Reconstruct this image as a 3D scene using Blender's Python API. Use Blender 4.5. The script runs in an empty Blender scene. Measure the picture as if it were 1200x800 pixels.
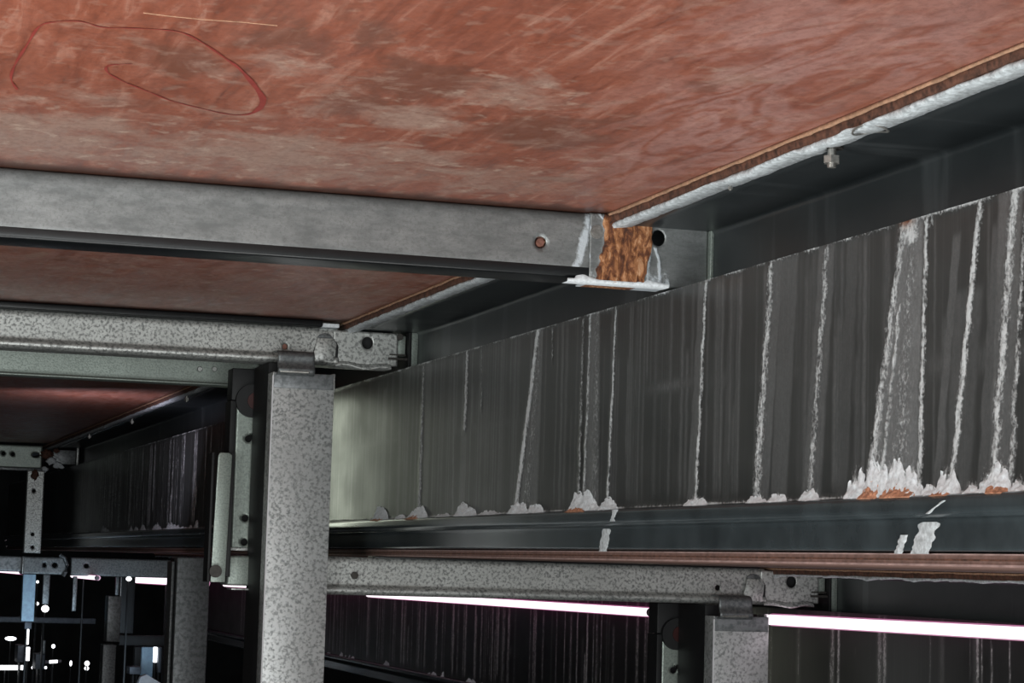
import bpy, bmesh, math, random
import numpy as np
from mathutils import Vector, Matrix, noise as mnoise

# ------------------------------------------------------------------ frame of the place
# +X = down the tiers (across), +Y = along the tiers, +Z = up.  EYE is the height of the camera above the floor.
EYE = 1.7
F = 2620.0
def _n(v): return v / np.linalg.norm(v)
YC = _n(np.array([-832., -239., F])); XC = np.array([8400., -500., F]); XC = _n(XC - YC * XC.dot(YC))
ZC = _n(np.cross(YC, XC)); ZC = ZC if ZC[1] > 0 else -ZC
B = np.array([XC, YC, ZC])
def ray(px, py): return B @ np.array([px - 600., 400. - py, F])
def atY(px, py, y): r = ray(px, py); return r * (y / r[1])
def atX(px, py, x): r = ray(px, py); return r * (x / r[0])
def atZ(px, py, z): r = ray(px, py); return r * (z / r[2])

sc = bpy.context.scene
col = sc.collection
# ------------------------------------------------------------------ camera
cam = bpy.data.cameras.new('camera'); camo = bpy.data.objects.new('camera', cam); col.objects.link(camo)
cam.sensor_width = 36; cam.lens = F / 1200 * 36; cam.clip_start = 0.02; cam.clip_end = 100
R = B @ np.array([1, 0, 0]); U = B @ np.array([0, 1, 0]); N = -(B @ np.array([0, 0, 1]))
M4 = Matrix(((R[0], U[0], N[0], 0), (R[1], U[1], N[1], 0), (R[2], U[2], N[2], EYE), (0, 0, 0, 1)))
camo.matrix_world = M4
sc.camera = camo
# ------------------------------------------------------------------ world, exposure, lights
w = bpy.data.worlds.new('dim_surroundings'); sc.world = w; w.use_nodes = True
w.node_tree.nodes['Background'].inputs[0].default_value = (0.55, 0.62, 0.66, 1)
w.node_tree.nodes['Background'].inputs[1].default_value = 0.010
vs = sc.view_settings
vs.view_transform = 'Standard'; vs.look = 'None'; vs.exposure = 0.0; vs.gamma = 1.0; vs.use_curve_mapping = False

def area(name, loc, target, sx, sy, power, color, spread=180):
    l = bpy.data.lights.new(name, 'AREA'); l.shape = 'RECTANGLE'; l.size = sx; l.size_y = sy
    l.energy = power; l.color = color; l.spread = math.radians(spread)
    o = bpy.data.objects.new(name, l); col.objects.link(o)
    loc = Vector(loc) + Vector((0, 0, EYE)); target = Vector(target) + Vector((0, 0, EYE))
    o.location = loc; o.rotation_euler = (target - loc).to_track_quat('-Z', 'Y').to_euler()
    return o
def point(name, loc, power, color, r=0.03):
    l = bpy.data.lights.new(name, 'POINT'); l.energy = power; l.color = color; l.shadow_soft_size = r
    o = bpy.data.objects.new(name, l); col.objects.link(o); o.location = (loc[0], loc[1], loc[2] + EYE)
    return o
# daylight entering through the open end of the tier behind the camera
area('daylight_opening', (0.20, -1.0, -0.35), (0.7, 3.2, 0.20), 1.3, 0.8, 31, (0.96, 1.0, 1.0))
# daylight from the open side on the left
area('daylight_side', (-0.65, 1.45, 0.0), (0.25, 2.6, 0.37), 0.5, 0.5, 19, (0.95, 1.0, 0.98))
area('ground_fill', (0.60, 1.5, -1.1), (0.65, 1.9, 0.44), 1.3, 1.2, 20, (0.98, 1.0, 0.98))  # unseen upward fill added to brighten the plywood
# unseen fill lamps added beyond the uprights to brighten risers and far deck
area('bay_fill_upper', (0.93, 4.66, 0.21), (1.015, 4.50, 0.20), 0.05, 0.26, 0.16, (0.92, 1.0, 0.82))
area('bay_fill_lower', (1.79, 4.66, -0.22), (1.876, 4.50, -0.23), 0.05, 0.26, 0.12, (0.98, 1.0, 0.82))
area('far_bay_fill', (0.72, 6.2, 0.22), (0.84, 6.4, 0.44), 0.25, 0.2, 0.8, (0.86, 0.84, 1.0))
# cold light at the far end
area('far_end_light', (1.00, 8.3, -0.50), (1.02, 9.4, -0.42), 0.6, 0.4, 0.9, (0.66, 0.84, 1.0), 70)

# ------------------------------------------------------------------ dims
X1, X2, PLY_E = 1.015, 1.069, 0.933
ZP = 0.438
Z_ST, Z_SB = 0.347, 0.077
DX, DZ, DZE = 0.861, -0.417, -0.428
Y1, Y2, Y3 = 2.587, 4.0, 9.2
Y_MAX = 12.0

# ------------------------------------------------------------------ material helpers
def new_mat(name):
    m = bpy.data.materials.new(name); m.use_nodes = True
    nt = m.node_tree
    return m, nt, nt.nodes['Principled BSDF']
def nd(nt, t, **kw):
    n = nt.nodes.new(t)
    for k, v in kw.items():
        if k.startswith('i_'): n.inputs[k[2:]].default_value = v
        else: setattr(n, k, v)
    return n
def lk(nt, a, b): nt.links.new(a, b)
def coords(nt, scale=(1, 1, 1), rot=(0, 0, 0)):
    g = nd(nt, 'ShaderNodeNewGeometry'); mp = nd(nt, 'ShaderNodeMapping')
    mp.inputs['Scale'].default_value = scale; mp.inputs['Rotation'].default_value = rot
    lk(nt, g.outputs['Position'], mp.inputs['Vector']); return mp.outputs[0]
def noise(nt, vec, scale, detail=4, rough=0.55, dist=0.0):
    n = nd(nt, 'ShaderNodeTexNoise'); n.inputs['Scale'].default_value = scale
    n.inputs['Detail'].default_value = detail; n.inputs['Roughness'].default_value = rough
    n.inputs['Distortion'].default_value = dist
    lk(nt, vec, n.inputs['Vector']); return n.outputs['Fac']
def ramp(nt, fac, stops, interp='LINEAR'):
    r = nd(nt, 'ShaderNodeValToRGB'); r.color_ramp.interpolation = interp
    e = r.color_ramp.elements
    while len(e) < len(stops): e.new(0.5)
    for i, (p, c) in enumerate(stops):
        e[i].position = p
        e[i].color = (c, c, c, 1) if isinstance(c, (int, float)) else (c[0], c[1], c[2], 1)
    lk(nt, fac, r.inputs[0]); return r.outputs[0]
def mix(nt, fac, a, b, mode='MIX'):
    m = nd(nt, 'ShaderNodeMix', data_type='RGBA', blend_type=mode)
    for s, v in ((m.inputs[0], fac), (m.inputs[6], a), (m.inputs[7], b)):
        if isinstance(v, (int, float)): s.default_value = v
        elif isinstance(v, tuple): s.default_value = (v[0], v[1], v[2], 1)
        else: lk(nt, v, s)
    return m.outputs[2]
def mth(nt, op, a, b=0.0, clamp=False):
    m = nd(nt, 'ShaderNodeMath', operation=op, use_clamp=clamp)
    for s, v in ((m.inputs[0], a), (m.inputs[1], b)):
        if isinstance(v, (int, float)): s.default_value = v
        else: lk(nt, v, s)
    return m.outputs[0]
def bump(nt, p, h, strength=0.3, dist=0.002):
    b = nd(nt, 'ShaderNodeBump'); b.inputs['Strength'].default_value = strength; b.inputs['Distance'].default_value = dist
    lk(nt, h, b.inputs['Height']); lk(nt, b.outputs[0], p.inputs['Normal'])
def attr(nt, name):
    a = nd(nt, 'ShaderNodeAttribute', attribute_name=name); return a.outputs['Fac']

def galvanised(name, base, dark, scale, amount=0.5, metal=0.55, rough=0.42, lo=0.40, hi=0.56):
    m, nt, p = new_mat(name)
    v = coords(nt)
    spk = ramp(nt, noise(nt, v, scale, 3, 0.6), [(lo, 0), (hi, 1)])
    big = noise(nt, v, 11, 4, 0.6)
    c = mix(nt, spk, dark, base)
    c = mix(nt, mth(nt, 'MULTIPLY', ramp(nt, big, [(0.35, 0), (0.7, 1)]), 0.45), c, tuple(x * 0.62 for x in base))
    lk(nt, c, p.inputs['Base Color'])
    p.inputs['Metallic'].default_value = metal
    r = mth(nt, 'ADD', mth(nt, 'MULTIPLY', spk, -0.08), rough + 0.06)
    lk(nt, r, p.inputs['Roughness'])
    bump(nt, p, mth(nt, 'ADD', spk, big), 0.12, 0.0008)
    return m
def plain(name, c, rough=0.5, metal=0.0, var=0.25, scale=40):
    m, nt, p = new_mat(name)
    v = coords(nt)
    n = noise(nt, v, scale, 4, 0.6)
    lk(nt, mix(nt, ramp(nt, n, [(0.3, 0), (0.7, 1)]), tuple(x * (1 - var) for x in c), tuple(min(1, x * (1 + var)) for x in c)), p.inputs['Base Color'])
    p.inputs['Roughness'].default_value = rough; p.inputs['Metallic'].default_value = metal
    bump(nt, p, n, 0.1, 0.001)
    return m
def emit(name, c, s):
    m, nt, p = new_mat(name)
    p.inputs['Base Color'].default_value = (0.9, 0.9, 0.9, 1)
    p.inputs['Emission Color'].default_value = (*c, 1); p.inputs['Emission Strength'].default_value = s
    return m

def ply_material():
    m, nt, p = new_mat('red_filmed_plywood')
    v = coords(nt)
    wear = attr(nt, 'wear'); dark = attr(nt, 'stain'); wavy = attr(nt, 'wavy')
    patx = noise(nt, coords(nt, (12, 12, 1)), 1.0, 7, 0.68, 0.6)          # flecks along the crossbeams
    paty = noise(nt, coords(nt, (44, 6, 1), (0, 0, math.radians(-4))), 1.0, 7, 0.66, 0.8)   # scuffs along the tier
    blot = noise(nt, coords(nt, (9, 6, 1)), 1.0, 6, 0.62, 0.8)
    c = ramp(nt, paty, [(0.28, (0.17, 0.050, 0.030)), (0.43, (0.265, 0.076, 0.042)), (0.56, (0.32, 0.100, 0.058)), (0.70, (0.44, 0.205, 0.145))])
    # darker brown mottling
    dk = mth(nt, 'ADD', dark, mth(nt, 'MULTIPLY', mth(nt, 'SUBTRACT', blot, 0.5), 2.2))
    c = mix(nt, mth(nt, 'MULTIPLY', ramp(nt, dk, [(0.24, 0), (0.52, 1)]), 0.75), c, (0.165, 0.062, 0.038))
    # worn greyed film, and pale flecks
    wk = mth(nt, 'ADD', wear, mth(nt, 'MULTIPLY', mth(nt, 'SUBTRACT', patx, 0.5), 2.6))
    c = mix(nt, mth(nt, 'MULTIPLY', ramp(nt, wk, [(0.22, 0), (0.80, 1)]), 0.85), c, (0.40, 0.255, 0.20))
    fl = mth(nt, 'MULTIPLY', ramp(nt, noise(nt, coords(nt, (34, 30, 1)), 1.0, 4, 0.6, 0.3), [(0.57, 0), (0.66, 1)]), ramp(nt, wear, [(0.0, 0.20), (0.6, 0.75)]))
    c = mix(nt, fl, c, (0.52, 0.36, 0.28))
    # wavy figure of the veneer, with the pinkish sheen put into its colour
    wv = noise(nt, coords(nt, (9, 3.2, 1), (0, 0, math.radians(10))), 1.0, 3, 0.5, 1.6)
    band = mth(nt, 'ABSOLUTE', mth(nt, 'SUBTRACT', mth(nt, 'FRACT', mth(nt, 'MULTIPLY', wv, 5.0)), 0.5))
    bw = mth(nt, 'MULTIPLY', ramp(nt, band, [(0.10, 1), (0.42, 0)]), mth(nt, 'ADD', mth(nt, 'MULTIPLY', wavy, 0.60), 0.04))
    c = mix(nt, bw, c, (0.54, 0.32, 0.285))
    c = mix(nt, mth(nt, 'MULTIPLY', wavy, 0.30), c, (0.44, 0.20, 0.17))
    fine = noise(nt, coords(nt, (120, 80, 1)), 1.0, 6, 0.75, 0.4)
    c = mix(nt, mth(nt, 'MULTIPLY', ramp(nt, fine, [(0.45, 0), (0.62, 1)]), 0.34), c, (0.13, 0.045, 0.030))
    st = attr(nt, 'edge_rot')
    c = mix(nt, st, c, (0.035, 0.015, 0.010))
    lk(nt, c, p.inputs['Base Color'])
    lk(nt, ramp(nt, mth(nt, 'MULTIPLY', mth(nt, 'ADD', patx, paty), 0.5), [(0.35, 0.34), (0.65, 0.55)]), p.inputs['Roughness'])
    p.inputs['Specular IOR Level'].default_value = 0.5
    bump(nt, p, mth(nt, 'ADD', paty, mth(nt, 'MULTIPLY', patx, 0.6)), 0.25, 0.0012)
    return m

def riser_material(name, base_lo, base_hi, limec):
    m, nt, p = new_mat(name)
    v = coords(nt)
    lime = attr(nt, 'lime'); rust = attr(nt, 'rust'); soft = attr(nt, 'film')
    streak = noise(nt, coords(nt, (1, 240, 3.0)), 1.0, 4, 0.6)
    cloud = noise(nt, coords(nt, (1, 7, 11)), 1.0, 5, 0.62)
    c = mix(nt, ramp(nt, cloud, [(0.3, 0), (0.7, 1)]), base_lo, base_hi)
    c = mix(nt, mth(nt, 'MULTIPLY', ramp(nt, streak, [(0.48, 0), (0.72, 1)]), 0.22), c, tuple(x * 1.9 for x in base_hi))
    crust = noise(nt, v, 230, 5, 0.7)
    c = mix(nt, mth(nt, 'MULTIPLY', mth(nt, 'MULTIPLY', soft, ramp(nt, crust, [(0.3, 0.55), (0.65, 1.0)])), 0.85, True), c, tuple(x * 0.60 for x in limec))
    k = mth(nt, 'ADD', lime, mth(nt, 'MULTIPLY', mth(nt, 'SUBTRACT', crust, 0.5), 1.5))
    k = mth(nt, 'MULTIPLY', ramp(nt, k, [(0.34, 0), (0.72, 1)]), ramp(nt, lime, [(0.02, 0), (0.2, 1)]))
    c = mix(nt, k, c, limec)
    rn = mix(nt, ramp(nt, noise(nt, v, 120, 4), [(0.4, 0), (0.6, 1)]), (0.20, 0.060, 0.022), (0.55, 0.27, 0.15))
    c = mix(nt, rust, c, rn)
    lk(nt, c, p.inputs['Base Color'])
    ro = mth(nt, 'ADD', mth(nt, 'MULTIPLY', mth(nt, 'MAXIMUM', k, rust), 0.45), ramp(nt, cloud, [(0.3, 0.30), (0.7, 0.42)]))
    lk(nt, ro, p.inputs['Roughness'])
    lk(nt, mth(nt, 'MULTIPLY', mth(nt, 'SUBTRACT', 1.0, k, True), 0.35), p.inputs['Metallic'])
    bump(nt, p, mth(nt, 'ADD', mth(nt, 'MULTIPLY', k, mth(nt, 'ADD', crust, 0.6)), mth(nt, 'MULTIPLY', streak, 0.05)), 0.6, 0.0016)
    return m

def beam_stained_material(name, base, dark):
    m, nt, p = new_mat(name)
    v = coords(nt)
    lime = attr(nt, 'lime'); rust = attr(nt, 'rust')
    g = ramp(nt, noise(nt, coords(nt, (22, 30, 60)), 1.0, 7, 0.70), [(0.35, 0), (0.65, 1)])
    fine = noise(nt, v, 260, 4, 0.7)
    c = mix(nt, g, dark, base)
    c = mix(nt, mth(nt, 'MULTIPLY', ramp(nt, fine, [(0.50, 0), (0.62, 1)]), 0.45), c, tuple(x * 0.5 for x in base))
    crust = noise(nt, v, 170, 5, 0.7)
    k = ramp(nt, mth(nt, 'ADD', lime, mth(nt, 'MULTIPLY', mth(nt, 'SUBTRACT', crust, 0.5), 0.9)), [(0.36, 0), (0.66, 1)])
    c = mix(nt, k, c, (0.52, 0.56, 0.60))
    rn = ramp(nt, noise(nt, coords(nt, (1.0, 1, 0.40)), 110, 6, 0.65, 0.6), [(0.34, (0.035, 0.014, 0.009)), (0.46, (0.15, 0.048, 0.018)),
              (0.56, (0.40, 0.165, 0.065)), (0.68, (0.66, 0.40, 0.24))])
    rk = ramp(nt, mth(nt, 'ADD', rust, mth(nt, 'MULTIPLY', mth(nt, 'SUBTRACT', crust, 0.5), 0.7)), [(0.38, 0), (0.55, 1)])
    c = mix(nt, rk, c, rn)
    lk(nt, c, p.inputs['Base Color'])
    both = mth(nt, 'MAXIMUM', k, rk)
    lk(nt, mth(nt, 'MULTIPLY', mth(nt, 'SUBTRACT', 1.0, both, True), 0.45), p.inputs['Metallic'])
    lk(nt, mth(nt, 'ADD', mth(nt, 'MULTIPLY', both, 0.4), ramp(nt, g, [(0, 0.42), (1, 0.34)])), p.inputs['Roughness'])
    bump(nt, p, mth(nt, 'ADD', mth(nt, 'MULTIPLY', both, mth(nt, 'ADD', crust, 0.5)), mth(nt, 'MULTIPLY', g, 0.1)), 0.55, 0.002)
    return m

MAT = {}
MAT['ply'] = ply_material()
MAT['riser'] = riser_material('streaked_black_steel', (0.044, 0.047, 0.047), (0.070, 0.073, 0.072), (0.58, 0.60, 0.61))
MAT['riser_shaded'] = riser_material('streaked_black_steel_shaded', (0.018, 0.018, 0.018), (0.034, 0.034, 0.034), (0.55, 0.55, 0.54))  # darker copy of the riser steel, lower tier's shade put into its colour
MAT['beam'] = beam_stained_material('stained_galvanised_tube', (0.30, 0.31, 0.31), (0.17, 0.178, 0.178))
MAT['galv'] = galvanised('spangled_galvanised_steel', (0.60, 0.61, 0.59), (0.20, 0.205, 0.20), 190, lo=.38, hi=.54)
MAT['galv_post'] = galvanised('spangled_post_steel', (0.68, 0.69, 0.69), (0.26, 0.27, 0.27), 180, lo=.36, hi=.54)
MAT['galv_green'] = galvanised('dull_greenish_galvanised_steel', (0.40, 0.45, 0.41), (0.28, 0.32, 0.29), 300)
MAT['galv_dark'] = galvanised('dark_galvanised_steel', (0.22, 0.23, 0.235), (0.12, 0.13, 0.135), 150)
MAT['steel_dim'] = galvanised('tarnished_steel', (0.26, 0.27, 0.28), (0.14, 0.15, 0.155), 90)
MAT['black'] = plain('black_painted_steel', (0.007, 0.007, 0.008), 0.6, 0.0)
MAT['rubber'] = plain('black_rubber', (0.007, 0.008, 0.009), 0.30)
MAT['bluegrey'] = plain('dark_blue_grey_steel', (0.062, 0.076, 0.083), 0.22, 0.35, 0.3, 14)
MAT['webdark'] = plain('dark_web_steel', (0.032, 0.038, 0.042), 0.34, 0.3, 0.35, 9)
def web_material():
    m, nt, p = new_mat('dark_web_steel')
    n = noise(nt, coords(nt, (1, 11, 1.2)), 1.0, 4, 0.55, 0.4); f = noise(nt, coords(nt, (3, 3, 5)), 2.0, 5, 0.6)
    c = mix(nt, ramp(nt, f, [(0.3, 0), (0.7, 1)]), (0.026, 0.031, 0.034), (0.042, 0.048, 0.051))
    c = mix(nt, mth(nt, 'MULTIPLY', ramp(nt, n, [(0.58, 0), (0.66, 1)]), 0.55), c, (0.095, 0.105, 0.11))
    lk(nt, c, p.inputs['Base Color']); p.inputs['Roughness'].default_value = 0.36; p.inputs['Metallic'].default_value = 0.25
    return m
MAT['webdark'] = web_material()
MAT['brownedge'] = plain('plywood_edge_brown', (0.20, 0.115, 0.095), 0.6, 0, 0.3, 90)
MAT['tanpink'] = plain('pinkish_veneer_edge', (0.36, 0.24, 0.22), 0.6, 0, 0.3, 60)
MAT['rotwood'] = plain('rotten_wood_strip', (0.10, 0.042, 0.026), 0.75, 0, 0.75, 130)
MAT['tan'] = plain('bare_wood_lip', (0.42, 0.24, 0.15), 0.7, 0, 0.35, 120)
MAT['lime'] = plain('white_lime_crust', (0.74, 0.77, 0.80), 0.85, 0, 0.20, 220)
MAT['limelip'] = plain('greyed_lime_lip', (0.52, 0.55, 0.57), 0.85, 0, 0.40, 160)
MAT['rustc'] = plain('orange_rust_crust', (0.50, 0.235, 0.14), 0.85, 0, 0.6, 260)
MAT['marker'] = plain('red_marker', (0.27, 0.040, 0.030), 0.5, 0, 0.2)
MAT['bolt'] = plain('zinc_bolt', (0.34, 0.33, 0.31), 0.38, 0.7, 0.3, 200)
MAT['boltdark'] = plain('dark_bolt', (0.06, 0.055, 0.05), 0.45, 0.5, 0.3, 200)
MAT['copper'] = plain('rusty_bolt_head', (0.26, 0.12, 0.09), 0.5, 0.4, 0.4, 200)
MAT['led'] = emit('lit_tube_diffuser', (1.0, 0.86, 0.95), 1.7)
MAT['halo_pink'] = emit('pink_lit_back_channel', (1.0, 0.25, 0.60), 0.34)  # added pink glow in place of the halo round the tubes
MAT['ledfar'] = emit('lit_lamp_far', (0.95, 0.97, 1.0), 2.6)
MAT['housing'] = plain('purplish_lamp_housing', (0.16, 0.10, 0.13), 0.4)
MAT['cap'] = plain('lamp_end_cap', (0.35, 0.30, 0.33), 0.5)
MAT['blue'] = plain('pale_blue_even', (0.50, 0.72, 0.95), 0.5, 0, 0.15, 60)  # even pale blue for the far post and panel
MAT['white'] = plain('white_sheet', (0.75, 0.74, 0.76), 0.6, 0, 0.1)
MAT['concrete'] = plain('dark_concrete', (0.045, 0.045, 0.045), 0.9, 0, 0.4, 4)
MAT['clutter'] = plain('dusty_grey_metal', (0.10, 0.11, 0.13), 0.5, 0.3, 0.3, 50)
MAT['reddark'] = plain('dark_red_lens', (0.045, 0.008, 0.007), 0.4, 0, 0.3)

# ------------------------------------------------------------------ object helpers
ORG = {}
def tag(o, label=None, cat=None, group=None, kind=None):
    if label: o['label'] = label
    if cat: o['category'] = cat
    if group: o['group'] = group
    if kind: o['kind'] = kind
    return o
def thing(name, label, cat, loc, group=None):
    o = bpy.data.objects.new(name, None); col.objects.link(o); o.empty_display_size = 0.05
    o.location = (loc[0], loc[1], loc[2] + EYE); ORG[o.name] = Vector(loc)
    return tag(o, label, cat, group)
def link_mesh(name, verts, faces, mat, parent=None, origin=None, smooth=True, attrs=None):
    """verts in eye-relative world coordinates (numpy n x 3)"""
    verts = np.asarray(verts, dtype=float)
    if parent is None:
        org = Vector(origin) if origin is not None else Vector(((verts[:, 0].min() + verts[:, 0].max()) / 2, (verts[:, 1].min() + verts[:, 1].max()) / 2, verts[:, 2].min()))
    else: org = ORG[parent.name]
    vv = verts - np.array(org)
    me = bpy.data.meshes.new(name); me.from_pydata(vv.tolist(), [], [list(f) for f in faces]); me.update()
    me.materials.append(mat)
    if smooth:
        me.polygons.foreach_set('use_smooth', [True] * len(me.polygons))
    if attrs:
        for k, a in attrs.items():
            at = me.attributes.new(k, 'FLOAT', 'POINT'); at.data.foreach_set('value', np.asarray(a, dtype=np.float32))
    o = bpy.data.objects.new(name, me); col.objects.link(o)
    if parent is None: o.location = org + Vector((0, 0, EYE)); ORG[o.name] = org
    else: o.parent = parent; ORG[o.name] = org
    return o
def part_origin(o, parent): return o

class MB:
    def __init__(s): s.bm = bmesh.new()
    def box(s, x0, x1, y0, y1, z0, z1, bev=0.0):
        vs_ = [s.bm.verts.new((x, y, z)) for x in (x0, x1) for y in (y0, y1) for z in (z0, z1)]
        fs = [s.bm.faces.new([vs_[i] for i in f]) for f in ((0, 1, 3, 2), (4, 6, 7, 5), (0, 4, 5, 1), (2, 3, 7, 6), (0, 2, 6, 4), (1, 5, 7, 3))]
        if bev > 0:
            es = list({e for f in fs for e in f.edges})
            bmesh.ops.bevel(s.bm, geom=es, offset=bev, segments=3, affect='EDGES', profile=0.5)
        return s
    def cyl(s, p0, p1, r, seg=24, r2=None):
        p0, p1 = Vector(p0), Vector(p1); d = p1 - p0
        q = d.to_track_quat('Z', 'Y'); ra = []; rb = []
        for i in range(seg):
            a = 2 * math.pi * i / seg
            v = q @ Vector((math.cos(a), math.sin(a), 0))
            ra.append(s.bm.verts.new(p0 + v * r)); rb.append(s.bm.verts.new(p1 + v * (r if r2 is None else r2)))
        for i in range(seg):
            j = (i + 1) % seg; s.bm.faces.new((ra[i], ra[j], rb[j], rb[i]))
        s.bm.faces.new(ra[::-1]); s.bm.faces.new(rb)
        return s
    def hexhead(s, p0, p1, r): return s.cyl(p0, p1, r, 6)
    def prism(s, pts, a0, a1, axis='x', bev=0.0):
        """closed outline of 2-D points extruded along axis; pts are the other two coordinates in order"""
        def P(a, u, v): return {'x': (a, u, v), 'y': (u, a, v), 'z': (u, v, a)}[axis]
        A = [s.bm.verts.new(P(a0, u, v)) for u, v in pts]; Bv = [s.bm.verts.new(P(a1, u, v)) for u, v in pts]
        n = len(pts); fs = [s.bm.faces.new(A[::-1]), s.bm.faces.new(Bv)]
        for i in range(n):
            j = (i + 1) % n; fs.append(s.bm.faces.new((A[i], A[j], Bv[j], Bv[i])))
        if bev > 0:
            es = list({e for f in fs for e in f.edges})
            bmesh.ops.bevel(s.bm, geom=es, offset=bev, segments=2, affect='EDGES', profile=0.5)
        return s
    def tube(s, pts, r, seg=8, closed=False):
        pts = [Vector(p) for p in pts]; n = len(pts); rings = []
        for i, p in enumerate(pts):
            a = pts[(i - 1) % n] if (closed or i > 0) else p; b = pts[(i + 1) % n] if (closed or i < n - 1) else p
            q = (b - a).normalized().to_track_quat('Z', 'Y')
            rings.append([s.bm.verts.new(p + q @ Vector((math.cos(2 * math.pi * k / seg), math.sin(2 * math.pi * k / seg), 0)) * r) for k in range(seg)])
        for i in range(n if closed else n - 1):
            A, Bv = rings[i], rings[(i + 1) % n]
            for k in range(seg):
                l = (k + 1) % seg; s.bm.faces.new((A[k], A[l], Bv[l], Bv[k]))
        if not closed: s.bm.faces.new(rings[0][::-1]); s.bm.faces.new(rings[-1])
        return s
    def build(s, name, mat, parent=None, origin=None, smooth=True):
        bmesh.ops.recalc_face_normals(s.bm, faces=s.bm.faces)
        s.bm.verts.index_update()
        vs_ = [tuple(v.co) for v in s.bm.verts]; fs = [[v.index for v in f.verts] for f in s.bm.faces]
        s.bm.free()
        o = link_mesh(name, vs_, fs, mat, parent, origin, smooth)
        if smooth:
            try:
                import bmesh as _b
                me = o.data
                b = _b.new(); b.from_mesh(me)
                for e in b.edges:
                    if len(e.link_faces) == 2 and e.calc_face_angle(0) > math.radians(35): e.smooth = False
                b.to_mesh(me); b.free()
            except Exception: pass
        return o

def resample(poly, res):
    out = []
    for (a, b) in zip(poly[:-1], poly[1:]):
        L = math.dist(a, b); n = max(1, int(round(L / res)))
        for i in range(n): t = i / n; out.append((a[0] + (b[0] - a[0]) * t, a[1] + (b[1] - a[1]) * t))
    out.append(poly[-1]); return out
def round_poly(poly, r, seg=4):
    out = [poly[0]]
    for i in range(1, len(poly) - 1):
        p, a, b = Vector(poly[i]), Vector(poly[i - 1]), Vector(poly[i + 1])
        ra = min(r, (a - p).length * 0.45, (b - p).length * 0.45)
        s0 = p + (a - p).normalized() * ra; s1 = p + (b - p).normalized() * ra
        for k in range(seg + 1):
            t = k / seg; out.append(tuple(s0 * (1 - t) ** 2 + p * 2 * t * (1 - t) + s1 * t * t))
    out.append(poly[-1]); return out

def swept(name, prof, u, axis, mat, parent=None, holes=(), thick=0.002, attr_fn=None, disp=None, origin=None, hole_plane=None):
    """sheet-metal section: profile points (a,b) swept over coordinates u.
       axis 'x': verts (u, a, b);  axis 'y': verts (a, u, b).  Holes (u, b, radius_u, radius_b) are cut in the faces near hole_plane."""
    prof = np.array(prof); u = np.array(u); nu, npf = len(u), len(prof)
    UU, PA = np.meshgrid(u, prof[:, 0], indexing='ij'); _, PB = np.meshgrid(u, prof[:, 1], indexing='ij')
    UU, PA, PB = UU.ravel().copy(), PA.ravel().copy(), PB.ravel().copy()
    i = np.arange(nu - 1)[:, None] * npf + np.arange(npf - 1)[None, :]; i = i.ravel()
    faces = np.stack([i, i + npf, i + npf + 1, i + 1], 1)
    keep = np.ones(len(faces), bool)
    for (hu, hb, ru, rb) in holes:
        cu, cb, ca = UU[faces].mean(1), PB[faces].mean(1), PA[faces].mean(1)
        near = np.abs(ca - hole_plane) < 0.006
        ins = near & (((cu - hu) / ru) ** 2 + ((cb - hb) / rb) ** 2 < 1)
        keep &= ~ins
    for (hu, hb, ru, rb) in holes:
        fin = faces[~keep]; ids = np.unique(fin); used = np.unique(faces[keep]); ids = np.intersect1d(ids, used)
        du, db = (UU[ids] - hu) / ru, (PB[ids] - hb) / rb; d = np.hypot(du, db)
        s = (d > 0.4) & (d < 1.7); ids = ids[s]; d = d[s]
        UU[ids] = hu + (UU[ids] - hu) / d; PB[ids] = hb + (PB[ids] - hb) / d
    faces = faces[keep]
    attrs = attr_fn(UU, PA, PB) if attr_fn else None
    if disp is not None: PA = PA + disp(UU, PA, PB, attrs)
    V = np.stack([UU, PA, PB], 1) if axis == 'x' else np.stack([PA, UU, PB], 1)
    o = link_mesh(name, V, faces, mat, parent, origin, True, attrs)
    if thick:
        md = o.modifiers.new('thickness', 'SOLIDIFY'); md.thickness = thick; md.offset = 0
    return o

def dup(root, off, label=None, group=None):
    r = root.copy(); col.objects.link(r); r.location = Vector(root.location) + Vector(off)
    if label: r['label'] = label
    if group: r['group'] = group
    for ch in list(root.children):
        c = ch.copy(); col.objects.link(c); c.parent = r
        for g in list(ch.children):
            d = g.copy(); col.objects.link(d); d.parent = c
    return r
rng = np.random.RandomState(7)
def sstep(a, b, x): t = np.clip((x - a) / (b - a), 0, 1); return t * t * (3 - 2 * t)
def vnoise(x, y, seed=0):
    """value noise on arrays"""
    xi, yi = np.floor(x).astype(int), np.floor(y).astype(int); xf, yf = x - xi, y - yi
    def h(a, b): 
        n = (a * 374761393 + b * 668265263 + seed * 974711) & 0x7fffffff
        n = ((n ^ (n >> 13)) * 1274126177) & 0x7fffffff
        return ((n ^ (n >> 16)) & 0xffff) / 65535.0
    sx, sy = xf * xf * (3 - 2 * xf), yf * yf * (3 - 2 * yf)
    return (h(xi, yi) * (1 - sx) + h(xi + 1, yi) * sx) * (1 - sy) + (h(xi, yi + 1) * (1 - sx) + h(xi + 1, yi + 1) * sx) * sy

# ------------------------------------------------------------------ setting
tag(MB().box(-4, 7, -3, 17, -EYE - 0.1, -EYE).build('floor', MAT['concrete']), kind='structure')
tag(MB().box(-4, 7, 17, 17.15, -EYE, 2.2).build('wall_back', MAT['concrete']), kind='structure')

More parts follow.
